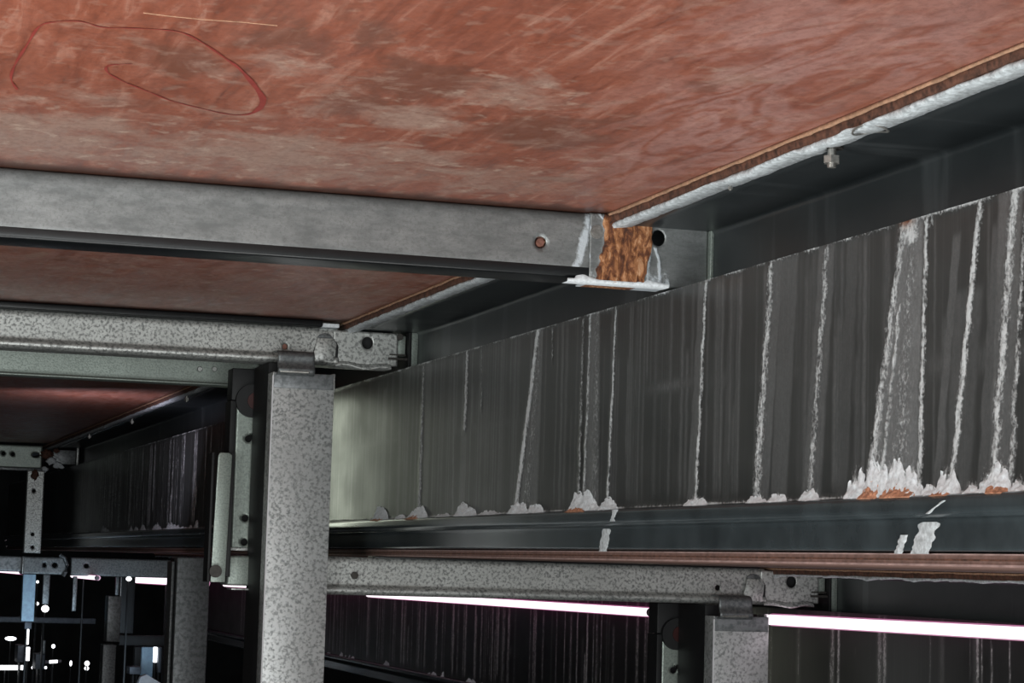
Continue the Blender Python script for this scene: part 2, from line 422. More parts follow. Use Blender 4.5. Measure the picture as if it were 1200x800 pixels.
# ------------------------------------------------------------------ plywood deck of the upper tier
def deck_panel(x0, x1, y0, y1, z, label, group=None, t=0.018, res=0.012, zones=None, wav=0.0, contact=(), wea=0.05):
    root = thing('plywood_panel', label, 'plywood panel', ((x0 + x1) / 2, (y0 + y1) / 2, z), group)
    xs = np.linspace(x0, x1, max(2, int((x1 - x0) / res))); ys = np.linspace(y0, y1, max(2, int((y1 - y0) / res)))
    GX, GY = np.meshgrid(xs, ys, indexing='ij'); GX, GY = GX.ravel(), GY.ravel()
    nY = len(ys); i = (np.arange(len(xs) - 1)[:, None] * nY + np.arange(nY - 1)[None, :]).ravel()
    fc = np.stack([i, i + 1, i + nY + 1, i + nY], 1)
    a = np.zeros(len(GX))
    n = vnoise(GX * 55, GY * 20, 3) * 0.7 + vnoise(GX * 140, GY * 60, 5) * 0.3
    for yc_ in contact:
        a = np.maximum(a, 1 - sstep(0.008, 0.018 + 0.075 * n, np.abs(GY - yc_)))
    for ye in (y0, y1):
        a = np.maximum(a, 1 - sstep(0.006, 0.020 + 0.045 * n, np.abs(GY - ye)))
    top = np.stack([GX, GY, np.full(len(GX), z)], 1)
    wear, stain, wavy = np.full(len(GX), wea), np.full(len(GX), 0.12), np.full(len(GX), wav)
    if zones: wear, stain, wavy = zones(GX, GY)
    o = link_mesh('board', top, fc, MAT['ply'], root, attrs={'edge_rot': a * 0.85, 'wear': wear, 'stain': stain, 'wavy': wavy})
    md = o.modifiers.new('thickness', 'SOLIDIFY'); md.thickness = t; md.offset = -1
    # make sure the thickness goes upward
    return root
def near_zones(GX, GY):
    def blob(px, py, rx, ry, s):
        c = atZ(px, py, ZP); a_ = atZ(px + rx, py, ZP); b_ = atZ(px, py + ry, ZP)
        rxm = abs(a_[0] - c[0]); rym = abs(b_[1] - c[1])
        k = (c[0] / c[1])
        u = (GX - c[0]) - 0.30 * (GY - c[1]); 
        return s * np.exp(-(u / rxm) ** 2 - ((GY - c[1]) / rym) ** 2)
    wear = np.zeros(len(GX)) + 0.02; stain = np.zeros(len(GX)) + 0.05; wavy = np.zeros(len(GX))
    for q in ((80, 165, 260, 34, .8), (350, 185, 220, 30, .85), (560, 205, 180, 26, .62), (600, 110, 90, 22, .75), (480, 135, 120, 20, .55), (120, 118, 120, 12, .4), (330, 75, 40, 20, .4), (250, 85, 40, 14, .35), (700, 190, 80, 30, .25), (860, 85, 50, 25, .4)):
        wear = np.maximum(wear, blob(*q))
    for q in ((480, 95, 120, 24, .75), (230, 75, 90, 26, .55), (330, 55, 80, 24, .6), (640, 160, 120, 16, .7), (440, 40, 50, 40, .35), (620, 50, 60, 20, .3), (400, 115, 80, 20, .6), (150, 45, 40, 15, .3), (820, 100, 22, 5, .9), (655, 210, 30, 3, .9)):
        stain = np.maximum(stain, blob(*q))
    for q in ((930, 60, 130, 70, .9), (850, 150, 130, 60, .9), (1080, 50, 110, 60, .8), (760, 190, 80, 40, .7)):
        wavy = np.maximum(wavy, blob(*q))
    return np.clip(wear, 0, 1), np.clip(stain, 0, 1), np.clip(wavy, 0, 1)
p1 = deck_panel(-0.6, PLY_E, 0.9, Y1 + 0.03, ZP, 'red plywood deck panel nearest the camera, with a red marker loop drawn on it', res=0.007, zones=near_zones, contact=(Y1,))
p2 = deck_panel(-0.6, PLY_E, Y1 + 0.032, Y2 + 0.03, ZP, 'brownish red plywood panel seen between the two nearest crossbeams', wav=0.35, contact=(Y2 - 0.01,), wea=0.38)
p3 = deck_panel(-0.6, PLY_E, Y2 + 0.032, Y3 + 0.03, ZP, 'dark far plywood panel with a pale sheen, beyond the spangled crossbeam', res=0.02, wav=0.3, contact=(Y3,))

# marker loop on the nearest panel
def ply_pt(px, py, d=0.0006): p = atZ(px, py, ZP - d); return (p[0], p[1], p[2])
loop = [(20, 105), (13, 92), (18, 75), (32, 52), (45, 32), (62, 26), (92, 25), (120, 32), (150, 33), (190, 35), (215, 39), (240, 52), (262, 67), (280, 80),
        (298, 100), (308, 116), (304, 127), (290, 134), (268, 134), (235, 127), (200, 118), (175, 108), (150, 98), (130, 88), (124, 80), (132, 76), (155, 75)]
def catmull(pts, n=8):
    out = []
    for i in range(len(pts) - 1):
        p0, p1_, p2_, p3_ = [np.array(pts[max(0, min(len(pts) - 1, i + k))], float) for k in (-1, 0, 1, 2)]
        for k in range(n):
            t = k / n; out.append(tuple(0.5 * (2 * p1_ + (p2_ - p0) * t + (2 * p0 - 5 * p1_ + 4 * p2_ - p3_) * t * t + (3 * p1_ - p0 - 3 * p2_ + p3_) * t ** 3)))
    out.append(tuple(pts[-1])); return out
lp = [np.array(ply_pt(*q)) for q in catmull(loop)]
V, Fc = [], []
for i, p in enumerate(lp):
    d = lp[min(i + 1, len(lp) - 1)] - lp[max(i - 1, 0)]; nrm = np.array([-d[1], d[0], 0]); nrm /= np.linalg.norm(nrm)
    t = i / len(lp); wd = 0.0011 + 0.0021 * math.exp(-((t - 0.58) / 0.08) ** 2) + 0.0004 * math.sin(i * 0.7)
    V += [p - nrm * wd, p + nrm * wd]
for i in range(len(lp) - 1): Fc.append((2 * i, 2 * i + 1, 2 * i + 3, 2 * i + 2))
mk = link_mesh('marker_line', V, Fc, MAT['marker'], p1); mk['label'] = 'red marker loop drawn on the wood'
# pale scratches
for nm, pts in (('scratch', [(168, 15), (200, 19), (240, 23), (285, 26), (325, 30)]),):
    m_ = MB(); m_.tube([ply_pt(a, b, 0.0002) for a, b in pts], 0.0005, 6)
    s_ = m_.build('scratch', MAT['tan'], p1); s_['label'] = 'pale scratch'

# edge strips between deck and edge beam
def edge_strip(xo, zo, y0, y1, label):
    root = thing('edge_batten', label, 'batten', (PLY_E + 0.012 + xo, (y0 + y1) / 2, ZP - 0.011 + zo))
    ys = np.arange(y0, y1, 0.006 if y1 < 6 else 0.010)
    n = vnoise(ys * 22, ys * 0, 4); n2 = vnoise(ys * 90, ys * 0, 8)
    # rotten wood strip with irregular lower edge
    V, Fc = [], []
    for i, y in enumerate(ys):
        zb = ZP - 0.0100 - 0.0022 * n[i] - 0.0012 * n2[i]; xf = PLY_E - 0.001 + 0.0012 * n2[i]
        V += [(xf, y, ZP - 0.0008), (xf + 0.0008, y, (ZP + zb) / 2), (xf + 0.002, y, zb), (PLY_E + 0.03, y, zb), (PLY_E + 0.03, y, ZP - 0.0008)]
    for i in range(len(ys) - 1):
        for k in range(5):
            l = (k + 1) % 5; Fc.append((5 * i + k, 5 * i + l, 5 * (i + 1) + l, 5 * (i + 1) + k))
    V = np.array(V) + np.array([xo, 0, zo])
    link_mesh('rotten_strip', V, Fc, MAT['rotwood'], root)
    V, Fc = [], []
    for i, y in enumerate(ys):
        h = 0.0020 + 0.0014 * n2[i] + 0.0012 * n[i]
        V += [(PLY_E - 0.0035, y, ZP - 0.0004), (PLY_E - 0.0032, y, ZP - h), (PLY_E - 0.0012, y, ZP - h - 0.0006), (PLY_E + 0.002, y, ZP - 0.0004)]
    for i in range(len(ys) - 1):
        for k in range(4):
            l = (k + 1) % 4; Fc.append((4 * i + k, 4 * i + l, 4 * (i + 1) + l, 4 * (i + 1) + k))
    V = np.array(V) + np.array([xo, 0, zo])
    o = link_mesh('worn_lip', V, Fc, MAT['tan'], root); o['label'] = 'pale worn wooden lip'
    return root
edge_strip(0, 0, 1.3, Y_MAX, 'brown rotten wooden strip running along the deck edge above the dark beam')

# ------------------------------------------------------------------ edge beam: top flange with limed lip, dark web
def edge_beam(label):
    root = thing('edge_beam', label, 'steel beam', (X2, 5.0, 0.35))
    ys = np.concatenate([np.arange(1.2, 4.6, 0.006), np.arange(4.6, Y_MAX, 0.02)])
    prof = resample(round_poly([(PLY_E + 0.0255, ZP - 0.0125), (X2, ZP - 0.0125), (X2, 0.30)], 0.008), 0.02)
    swept('web', prof, ys[::8], 'y', MAT['webdark'], root, thick=0.002)
    # limed lip
    n = vnoise(ys * 30, ys * 0, 11); n2 = vnoise(ys * 110, ys * 0, 12); n3 = vnoise(ys * 16, ys * 0, 13)
    V, Fc = [], []
    for i, y in enumerate(ys):
        zt = ZP - 0.0105 - 0.0015 * n[i]; h = 0.0012 + 0.0052 * n3[i] * (0.4 + n[i]) + 0.0026 * n2[i]
        xf = PLY_E + 0.0005 + 0.0015 * n2[i]
        V += [(xf + 0.0015, y, zt), (xf, y, zt - h * 0.5), (xf + 0.002, y, zt - h), (xf + 0.025, y, zt - 0.004), (xf + 0.025, y, zt)]
    for i in range(len(ys) - 1):
        for k in range(5):
            l = (k + 1) % 5; Fc.append((5 * i + k, 5 * i + l, 5 * (i + 1) + l, 5 * (i + 1) + k))
    o = link_mesh('limed_lip', V, Fc, MAT['limelip'], root); o['label'] = 'white limed lip'
    return root
eb0 = edge_beam('dark steel edge beam with a white limed lip under the nearest deck')
eb1 = dup(eb0, (DX, 0, DZE), 'lower dark edge beam behind the glowing tube, right of the far crossbeam end')

# bolts along the dark beam, near and far
def hanging_bolt(x, y, z, s, label, cat='bolt', group=None):
    root = thing('hanging_bolt', label, cat, (x, y, z - 0.02 * s), group)
    MB().cyl((x, y, z), (x, y, z - 0.020 * s), 0.0042 * s, 16).build('shank', MAT['bolt'], root)
    MB().hexhead((x, y, z - 0.009 * s), (x, y, z - 0.016 * s), 0.0082 * s).build('nut', MAT['bolt'], root)
    MB().cyl((x, y, z), (x, y, z - 0.0022 * s), 0.011 * s, 20).build('washer', MAT['boltdark'], root)
    return root
b = atZ(975, 172, ZP - 0.0135); hanging_bolt(b[0], b[1], ZP - 0.0135, 1.05, 'zinc bolt hanging from the near beam flange at upper right')
b = atZ(856, 216, ZP - 0.0135); hanging_bolt(b[0], b[1], ZP - 0.0135, 0.35, 'tiny bolt stub under the near flange, left of the hanging bolt')
for i, (px, py) in enumerate(((105, 508), (155, 490), (219, 463))):
    b = atZ(px, py, ZP - 0.0135)
    hanging_bolt(b[0], b[1], ZP - 0.0135, 0.9, ['farthest of the three tiny bolts under the distant flange', 'middle of the three tiny bolts under the distant flange', 'nearest of the three tiny bolts under the distant flange'][i], 'bolt', 'bolts under the distant flange')
# wire ring on the flange
b = atZ(1020, 158, ZP - 0.020)
MBr = MB(); MBr.tube([(b[0] + 0.016 * math.cos(t), b[1] + 0.013 * math.sin(t) * 1.6, ZP - 0.0155 + 0.002 * math.sin(t * 2)) for t in np.linspace(0, 2 * math.pi, 28)[:-1]], 0.0011, 8, True)
tag(MBr.build('wire_ring', MAT['bolt']), 'thin flattened wire ring hanging at the limed flange lip beside the bolt', 'wire ring')

# ------------------------------------------------------------------ riser sheets
def yy(px, zfrac, xp=X1):
    """Y on the riser plane at picture column px, at height fraction zfrac (0 top, 1 bottom)"""
    z = Z_ST + (Z_SB - Z_ST) * zfrac
    ytop, ybot = 570.6 - 0.294 * px, 629 - 0.044 * px
    return atX(px, ytop + (ybot - ytop) * zfrac, xp)[1]
def dydx(px): return abs(yy(px + 1, 0.5) - yy(px, 0.5))
# (x_top, x_bottom, width_top, width_bottom, strength, from, to, kind)
ST = [(497, 491, 3, 5, .70, 0, 1, 'l'), (503, 497, 7, 7, .35, 0, 1, 'f'), (548, 541, 4, 5, .85, .0, .50, 'l'), (548, 541, 6, 6, .3, .5, 1, 'f'), (533, 530, 2, 2, .4, 0, 1, 'f'), (565, 562, 2, 3, .5, 0, .4, 'l'),
      (631, 604, 5, 6, 1.1, 0, 1, 'l'), (634, 618, 6, 24, .55, 0, 1, 'f'), (634, 616, 5, 14, .42, .1, 1, 'l'), (648, 645, 2, 2, .6, 0, .2, 'l'), (660, 655, 3, 3, .3, .0, 1, 'f'),
      (684, 678, 4, 5, .6, 0, 1, 'l'), (697, 692, 13, 20, .60, 0, 1, 'f'), (692, 684, 3, 4, .75, 0, 1, 'l'), (700, 697, 10, 12, .40, 0, 1, 'l'), (722, 712, 3, 4, .85, 0, 1, 'l'),
      (828, 815, 5, 5, .85, 0, 1, 'l'), (823, 810, 8, 12, .35, 0, 1, 'f'), (905, 886, 8, 12, .80, 0, 1, 'l'), (912, 893, 12, 16, .45, 0, 1, 'f'), (926, 912, 22, 20, .33, 0, 1, 'f'),
      (970, 949, 8, 9, .68, 0, 1, 'l'), (970, 950, 20, 24, .40, 0, 1, 'f'), (1060, 1016, 10, 12, .80, 0, 1, 'l'), (1087, 1077, 6, 8, .85, 0, 1, 'l'), (1072, 1045, 24, 66, .85, 0, 1, 'f'), (1066, 1030, 6, 6, .75, .3, 1, 'l'), (1072, 1050, 12, 30, .42, 0, 1, 'l'),
      (1068, 1066, 22, 20, 1.0, 0, .10, 'l'), (1092, 1090, 8, 6, .7, 0, .06, 'l'), (1150, 1114, 8, 9, 1.0, 0, 1, 'l'), (1125, 1096, 10, 9, .38, .1, 1, 'f'), (1140, 1122, 40, 30, .25, .3, 1, 'f'),
      (1190, 1163, 13, 11, .85, 0, 1, 'l'), (1204, 1184, 7, 10, .65, 0, 1, 'l'), (1185, 1172, 30, 34, .5, 0, 1, 'f'), (1172, 1150, 12, 12, .3, .1, 1, 'f'),
      (1000, 985, 14, 14, .2, 0, 1, 'f'), (860, 850, 9, 9, .12, 0, 1, 'f'), (590, 585, 5, 5, .2, 0, 1, 'f'), (452, 447, 4, 6, .4, 0.1, 1, 'f'), (470, 466, 3, 3, .35, 0, 1, 'f')]
BLOBS = [(447, 9, 16, 1), (470, 7, 6, 0), (490, 12, 15, 1), (520, 10, 6, 0), (546, 14, 17, 0), (575, 16, 6, 0), (608, 12, 16, 0), (628, 10, 14, 0), (683, 16, 26, 1), (692, 12, 16, 0), (714, 12, 16, 0),
         (816, 14, 14, 0), (888, 12, 12, 0), (912, 12, 12, 0), (950, 13, 15, 0), (1006, 14, 34, 0), (1028, 16, 50, 1), (1050, 18, 46, 1), (1070, 14, 34, 1), (1092, 10, 14, 0), (1112, 16, 28, 1), (1140, 9, 14, 0), (1160, 14, 26, 0), (1172, 16, 34, 1), (1195, 10, 16, 0)]
def random_streaks(y0, y1, n, smin, smax, seed):
    r = np.random.RandomState(seed)
    return [(r.uniform(y0, y1), r.uniform(0.0006, 0.006) ** 1.0, r.uniform(smin, smax) ** 1.0, r.choice([0, 0, 0, r.uniform(0, .6)]), r.choice([1, 1, 1, r.uniform(.3, 1)])) for _ in range(n)]
def paint_riser(Y, Z, specific=True, rand=()):
    fr = (Z_ST - Z) / (Z_ST - Z_SB)
    lime = np.zeros(len(Y)); film = np.zeros(len(Y)); rust = np.zeros(len(Y))
    wob = (vnoise(Z * 60, Y * 4, 21) - 0.5) * 0.004
    brk = vnoise(Y * 500, Z * 170, 22) * 0.6 + vnoise(Y * 180, Z * 70, 23) * 0.4
    if specific:
        for (xt, xb, wt, wb, s, f0, f1, k) in ST:
            yt, yb = yy(xt, 0), yy(xb, 1); d = dydx((xt + xb) / 2)
            c = yt + (yb - yt) * fr + wob
            hw = (wt + (wb - wt) * fr) * d * 0.5
            msk = sstep(f0 - 0.02, f0 + 0.02, fr) * (1 - sstep(f1 - 0.04, f1 + 0.03, fr))
            if k == 'l':
                g = np.exp(-((Y - c) / (hw * 0.95)) ** 2) * s * (0.45 + 0.75 * brk) * msk
                lime = np.maximum(lime, g)
            else:
                g = (1 - sstep(0.75, 1.1, np.abs(Y - c) / hw)) * s * msk * (0.75 + 0.4 * brk)
                film = np.maximum(film, g)
        for (px, w_, h, r_) in BLOBS:
            yc = yy(px, 1); d = dydx(px); hh = h * d * 0.95 * 0.35; ww = w_ * d * 0.5
            e = ((Y - yc) / (ww * 1.5)) ** 2 + ((Z - Z_SB) / (h / 1150.0)) ** 2
            lime = np.maximum(lime, np.exp(-e * 1.2) * 1.15 * (0.6 + 0.6 * brk))
        # wipe marks
        for (px, py, wx, wy, s) in ((785, 452, 26, 8, .35), (845, 445, 12, 12, .2), (1150, 420, 90, 16, .22), (940, 432, 60, 8, .12), (560, 500, 60, 7, .12), (440, 520, 60, 5, .15)):
            q = atX(px, py, X1); d = dydx(px)
            film = np.maximum(film, s * np.exp(-((Y - q[1]) / (wx * d)) ** 2 - ((Z - q[2]) / (wy / 1100.)) ** 2) * (0.4 + brk))
        q = yy(1064, 0)
        rust = np.maximum(rust, np.exp(-((Y - q) / 0.012) ** 2 - ((Z - Z_ST) / 0.006) ** 2) * 1.2 * (0.3 + brk))
        # limed top edge
        te = np.exp(-((Z_ST - Z) / 0.0035) ** 2)
        lime = np.maximum(lime, te * (0.25 + 0.55 * vnoise(Y * 35, Z * 0, 31)))
        be = np.exp(-((Z - Z_SB) / 0.0035) ** 2)
        lime = np.maximum(lime, be * (0.45 + 0.8 * vnoise(Y * 28, Z * 0, 32)))
    for (yc, ww, s, f0, f1) in rand:
        idx = np.abs(Y - yc) < 0.03
        yv = Y[idx]; c = yc + wob[idx] * 0.6; f = fr[idx]
        msk = sstep(f0 - 0.02, f0 + 0.05, f) * (1 - sstep(f1 - 0.1, f1 + 0.02, f))
        g = np.exp(-((yv - c) / ww) ** 2) * s * msk
        film[idx] = np.maximum(film[idx], g * (0.6 + 0.6 * brk[idx]))
        lime[idx] = np.maximum(lime[idx], g * 0.75 * (0.3 + brk[idx]) * (s > 0.45))
    return {'lime': np.clip(lime, 0, 1.2), 'film': np.clip(film, 0, 1), 'rust': np.clip(rust, 0, 1)}

def bottom_channel(root, ys, mat_a, mat_b):
    # rolled lip that the crust sits on, then the lower face
    prof = round_poly([(X1 + 0.001, Z_SB + 0.001), (X1 - 0.011, Z_SB - 0.0015), (X1 - 0.012, Z_SB - 0.016), (X1 - 0.004, Z_SB - 0.021)], 0.004, 5)
    swept('rolled_lip', resample(prof, 0.003), ys, 'y', mat_a, root, thick=0.0015)
    prof = round_poly([(X1 - 0.003, Z_SB - 0.0205), (X1 - 0.001, Z_SB - 0.026), (X1 - 0.001, 0.0255), (X1 + 0.03, 0.0240)], 0.003, 3)
    swept('lower_face', resample(prof, 0.006), ys, 'y', mat_b, root, thick=0.0015)

def crust_mound(name, root, y, w_, h, mat, seed, out=0.007, z0=None, x=None):
    """irregular mound of mineral crust sitting on the lip"""
    z0 = Z_SB if z0 is None else z0; x = X1 if x is None else x
    nu, nv = 22, 12; V, Fc = [], []
    for i in range(nu + 1):
        u = -1 + 2 * i / nu
        env = max(0.02, (1 - abs(u) ** 3.2))
        jag = mnoise.noise(Vector((u * 1.6, seed * 7.3, 0))) * 0.45 + 0.16 * mnoise.noise(Vector((u * 5, seed * 3.3, 1)))
        hh = h * env * max(0.3, 0.78 + jag * 0.8)
        for j in range(nv + 1):
            v = j / nv
            yv = y + u * w_ * (1 - 0.12 * v); zv = z0 - 0.0015 + hh * v
            o = out * (1 - v) ** 1.2 * (0.4 + 0.6 * env) + 0.0006
            zv += mnoise.noise(Vector((yv * 180, seed, 5))) * 0.12 * hh * v
            nn = mnoise.noise(Vector((yv * 260, zv * 260, seed))) * 0.0026 * (0.4 + env)
            V.append((x - o - nn, yv, zv))
    for i in range(nu):
        for j in range(nv):
            a = i * (nv + 1) + j; Fc.append((a, a + nv + 1, a + nv + 2, a + 1))
    base = len(V)
    for i in range(nu + 1): V.append((x + 0.0005, y + (-1 + 2 * i / nu) * w_, z0 - 0.0015))
    for i in range(nu): Fc.append((i * (nv + 1), base + i, base + i + 1, (i + 1) * (nv + 1)))
    return link_mesh(name, V, Fc, mat, root)

ysA = np.concatenate([np.arange(1.50, 4.5, 0.002), np.arange(4.5, 7.0, 0.004), np.arange(7.0, Y_MAX, 0.010)])
zsA = np.linspace(Z_ST, Z_SB, 100)
riser0 = thing('riser_panel', 'near dark steel riser sheet covered in vertical white lime streaks and rust blobs', 'steel panel', (X1, 5.0, Z_SB))
rs0 = random_streaks(2.0, 4.5, 200, .08, .42, 3) + random_streaks(1.5, 2.4, 40, .05, .28, 4) + random_streaks(4.5, 9.0, 170, .25, .9, 5) + [(y_, w_ * 1.8, s_ * 1.1, a_, b_) for y_, w_, s_, a_, b_ in random_streaks(4.7, 8.2, 60, .7, 1.2, 6)]
def at0(U, A, Bz): return paint_riser(U, Bz, True, rs0)
def dp0(U, A, Bz, at_): 
    return -(at_['lime'] * 0.0018 * (0.3 + vnoise(U * 420, Bz * 300, 41)))
swept('sheet', np.stack([np.full(100, X1), zsA], 1), ysA, 'y', MAT['riser'], riser0, thick=0, attr_fn=at0, disp=dp0)
swept('sheet_back', [(X1 + 0.002, Z_ST), (X1 + 0.002, Z_SB)], [1.5, 4, 8, Y_MAX], 'y', MAT['webdark'], riser0, thick=0.001)
bottom_channel(riser0, np.concatenate([np.arange(1.5, 5, .02), np.arange(5, Y_MAX, .08)]), MAT['bluegrey'], MAT['bluegrey'])
for i, (px, w_, h, r_) in enumerate(BLOBS):
    d = dydx(px); y = yy(px, 1); s = h / 1000.
    s = h * (0.27 / (629 - 0.044 * px - 570.6 + 0.294 * px))
    s *= 1.15; crust_mound('lime_crust', riser0, y, w_ * d * 1.15, s, MAT['lime'], i * 1.37 + 1, 0.008)
    if r_:
        o = crust_mound('rust_crust', riser0, y + 0.3 * w_ * d * (0.5 - (i % 2)), w_ * d * 0.95, s * (0.56 if h > 30 else 0.42), MAT['rustc'], i * 2.1 + 4, 0.0125)
rf = np.random.RandomState(9)
for i in range(30):
    crust_mound('lime_crust', riser0, rf.uniform(4.9, 8.2), rf.uniform(0.02, 0.06), rf.uniform(0.008, 0.028), MAT['limelip'], i * 1.7 + 60, 0.006)
# lime runs crossing the rolled lip and the lower face
def run(root, pxs, z0, z1, w_px, x, seed):
    """thin crust run down a face: column px at top and bottom"""
    nv = 14; V, Fc = [], []
    a, b_ = pxs
    for j in range(nv + 1):
        v = j / nv; z = z0 + (z1 - z0) * v
        y = yy(a, 1) + (yy(b_, 1) - yy(a, 1)) * v
        w_ = w_px * dydx(a) * (0.5 + 0.22 * mnoise.noise(Vector((v * 5, seed, 0))))
        for k, t in enumerate((-1, -0.5, 0, 0.5, 1)):
            V.append((x - (0.0008 if abs(t) < 1 else -0.0002) - 0.0007 * mnoise.noise(Vector((v * 9, t * 3, seed))), y + t * w_, z))
    for j in range(nv):
        for k in range(4): q = j * 5 + k; Fc.append((q, q + 1, q + 6, q + 5))
    return link_mesh('lime_run', V, Fc, MAT['limelip'], root)
run(riser0, (1092, 1080), 0.052, 0.022, 22, X1 - 0.002, 1.0)
run(riser0, (1062, 1055), 0.040, 0.022, 9, X1 - 0.002, 2.0)
run(riser0, (1120, 1100), Z_SB - 0.006, Z_SB - 0.018, 5, X1 - 0.012, 3.0)
run(riser0, (713, 709), 0.052, 0.022, 10, X1 - 0.002, 4.0)
run(riser0, (731, 728), Z_SB - 0.001, Z_SB - 0.016, 6, X1 - 0.012, 5.0)


# lower tier riser
ysB = np.concatenate([np.arange(2.7, 4.4, 0.003), np.arange(4.4, Y_MAX, 0.005)])
riser1 = thing('riser_panel', 'lower riser sheet below the glowing tube, streaked with faint white runs', 'steel panel', (X1 + DX, 5.0, Z_SB + DZ))
rs1 = random_streaks(2.8, 4.6, 45, .3, 1.0, 13) + random_streaks(4.8, 9.9, 230, .4, 1.3, 14)
def at1(U, A, Bz): return paint_riser(U, Bz - DZ, False, [(a, b_ * 1.5, c, d, e) for a, b_, c, d, e in rs1])
swept('sheet', np.stack([np.full(70, X1 + DX), np.linspace(Z_ST, Z_SB, 70) + DZ], 1), ysB, 'y', MAT['riser_shaded'], riser1, thick=0, attr_fn=at1)
swept('sheet_back', [(X1 + DX + 0.002, Z_ST + DZ), (X1 + DX + 0.002, Z_SB + DZ)], [2.7, 4, 8, Y_MAX], 'y', MAT['webdark'], riser1, thick=0.001)
prof = round_poly([(X1 + DX + 0.001, Z_SB + DZ), (X1 + DX - 0.011, Z_SB + DZ - 0.002), (X1 + DX - 0.012, Z_SB + DZ - 0.016), (X1 + DX - 0.001, Z_SB + DZ - 0.024), (X1 + DX - 0.001, 0.02 + DZ)], 0.004, 4)
swept('rolled_lip', resample(prof, 0.006), np.arange(2.7, Y_MAX, 0.05), 'y', MAT['bluegrey'], riser1, thick=0.0015)
r_ = np.random.RandomState(5)
for i in range(26):
    y = r_.uniform(5.0, 8.6)
    V0 = crust_mound('lime_crust', riser1, y, r_.uniform(0.01, 0.035), r_.uniform(0.006, 0.02), MAT['lime'], i * 1.9, 0.006, Z_SB + DZ, X1 + DX)

# lower tier deck (its raw edge shows as the brown line)
lower = thing('plywood_panel', 'lower tier plywood deck showing its long brown raw edge under the riser', 'plywood panel', (X1 + 0.45, 5, 0.010))
MB().box(X1 + 0.006, PLY_E + DX, 1.2, Y_MAX, 0.0105, 0.0228, 0.001).build('board', MAT['brownedge'], lower)
for k, (za, zb) in enumerate(((0.0108, 0.0128), (0.0160, 0.0176), (0.0212, 0.0226))):
    MB().box(X1 + 0.0045, X1 + 0.0062, 1.2, Y_MAX, za, zb).build('edge_veneer', MAT['tanpink'] if k != 1 else MAT['rotwood'], lower)
edge_strip(DX, DZE, 1.6, Y_MAX, 'lower brown strip along the edge of the lower tier deck')

# ------------------------------------------------------------------ crossbeams
# nearest crossbeam (smooth rounded tube, rusted connector)
def X_at(px, py, y): return atY(px, py, y)[0]
cb1 = thing('crossbeam', 'smooth grey rounded crossbeam nearest the camera with a rusty limed connector', 'crossbeam', (0.5, Y1 + 0.03, 0.351))
zb1 = 0.357
prof = resample(round_poly([(Y1 + 0.060, ZP - 0.016), (Y1 + 0.060, ZP - 0.001), (Y1, ZP - 0.001), (Y1, zb1), (Y1 + 0.060, zb1), (Y1 + 0.060, zb1 + 0.016)], 0.013, 6), 0.004)
xs = np.arange(-0.62, X_at(700, 280, Y1), 0.004)
def atb(U, A, Bz):
    z0 = np.zeros(len(U)); xr = X_at(692, 290, Y1)
    n = vnoise(U * 70, Bz * 60, 51)
    lime = np.exp(-((U - xr + 0.010 * (ZP - Bz) / 0.08 * 2.0) / 0.007) ** 2) * 1.0 * (0.5 + 0.6 * n)
    return {'lime': lime, 'rust': z0}
kx, kz = X_at(633, 284, Y1), atY(633, 284, Y1)[2]
swept('tube', prof, xs, 'x', MAT['beam'], cb1, thick=0.0015, attr_fn=atb, holes=[(kx, kz, 0.0075, 0.0075)], hole_plane=Y1)
MB().prism(round_poly([(Y1 + 0.0010, zb1 + 0.0120), (Y1 - 0.0008, zb1 + 0.0120), (Y1 - 0.0008, zb1 - 0.0015), (Y1 + 0.066, zb1 - 0.0015), (Y1 + 0.066, zb1 + 0.0005), (Y1 + 0.010, zb1 + 0.0005)], 0.004, 3), -0.62, xs[-1] - 0.006, 'x').build('underside_shade', MAT['rubber'], cb1)['label'] = 'black strip that darkens the shaded underside'  # added black strip, puts the underside's shade into the colour
MB().cyl((kx, Y1 + 0.006, kz), (kx, Y1 - 0.0005, kz), 0.0068, 24, 0.005).build('rivet', MAT['copper'], cb1)
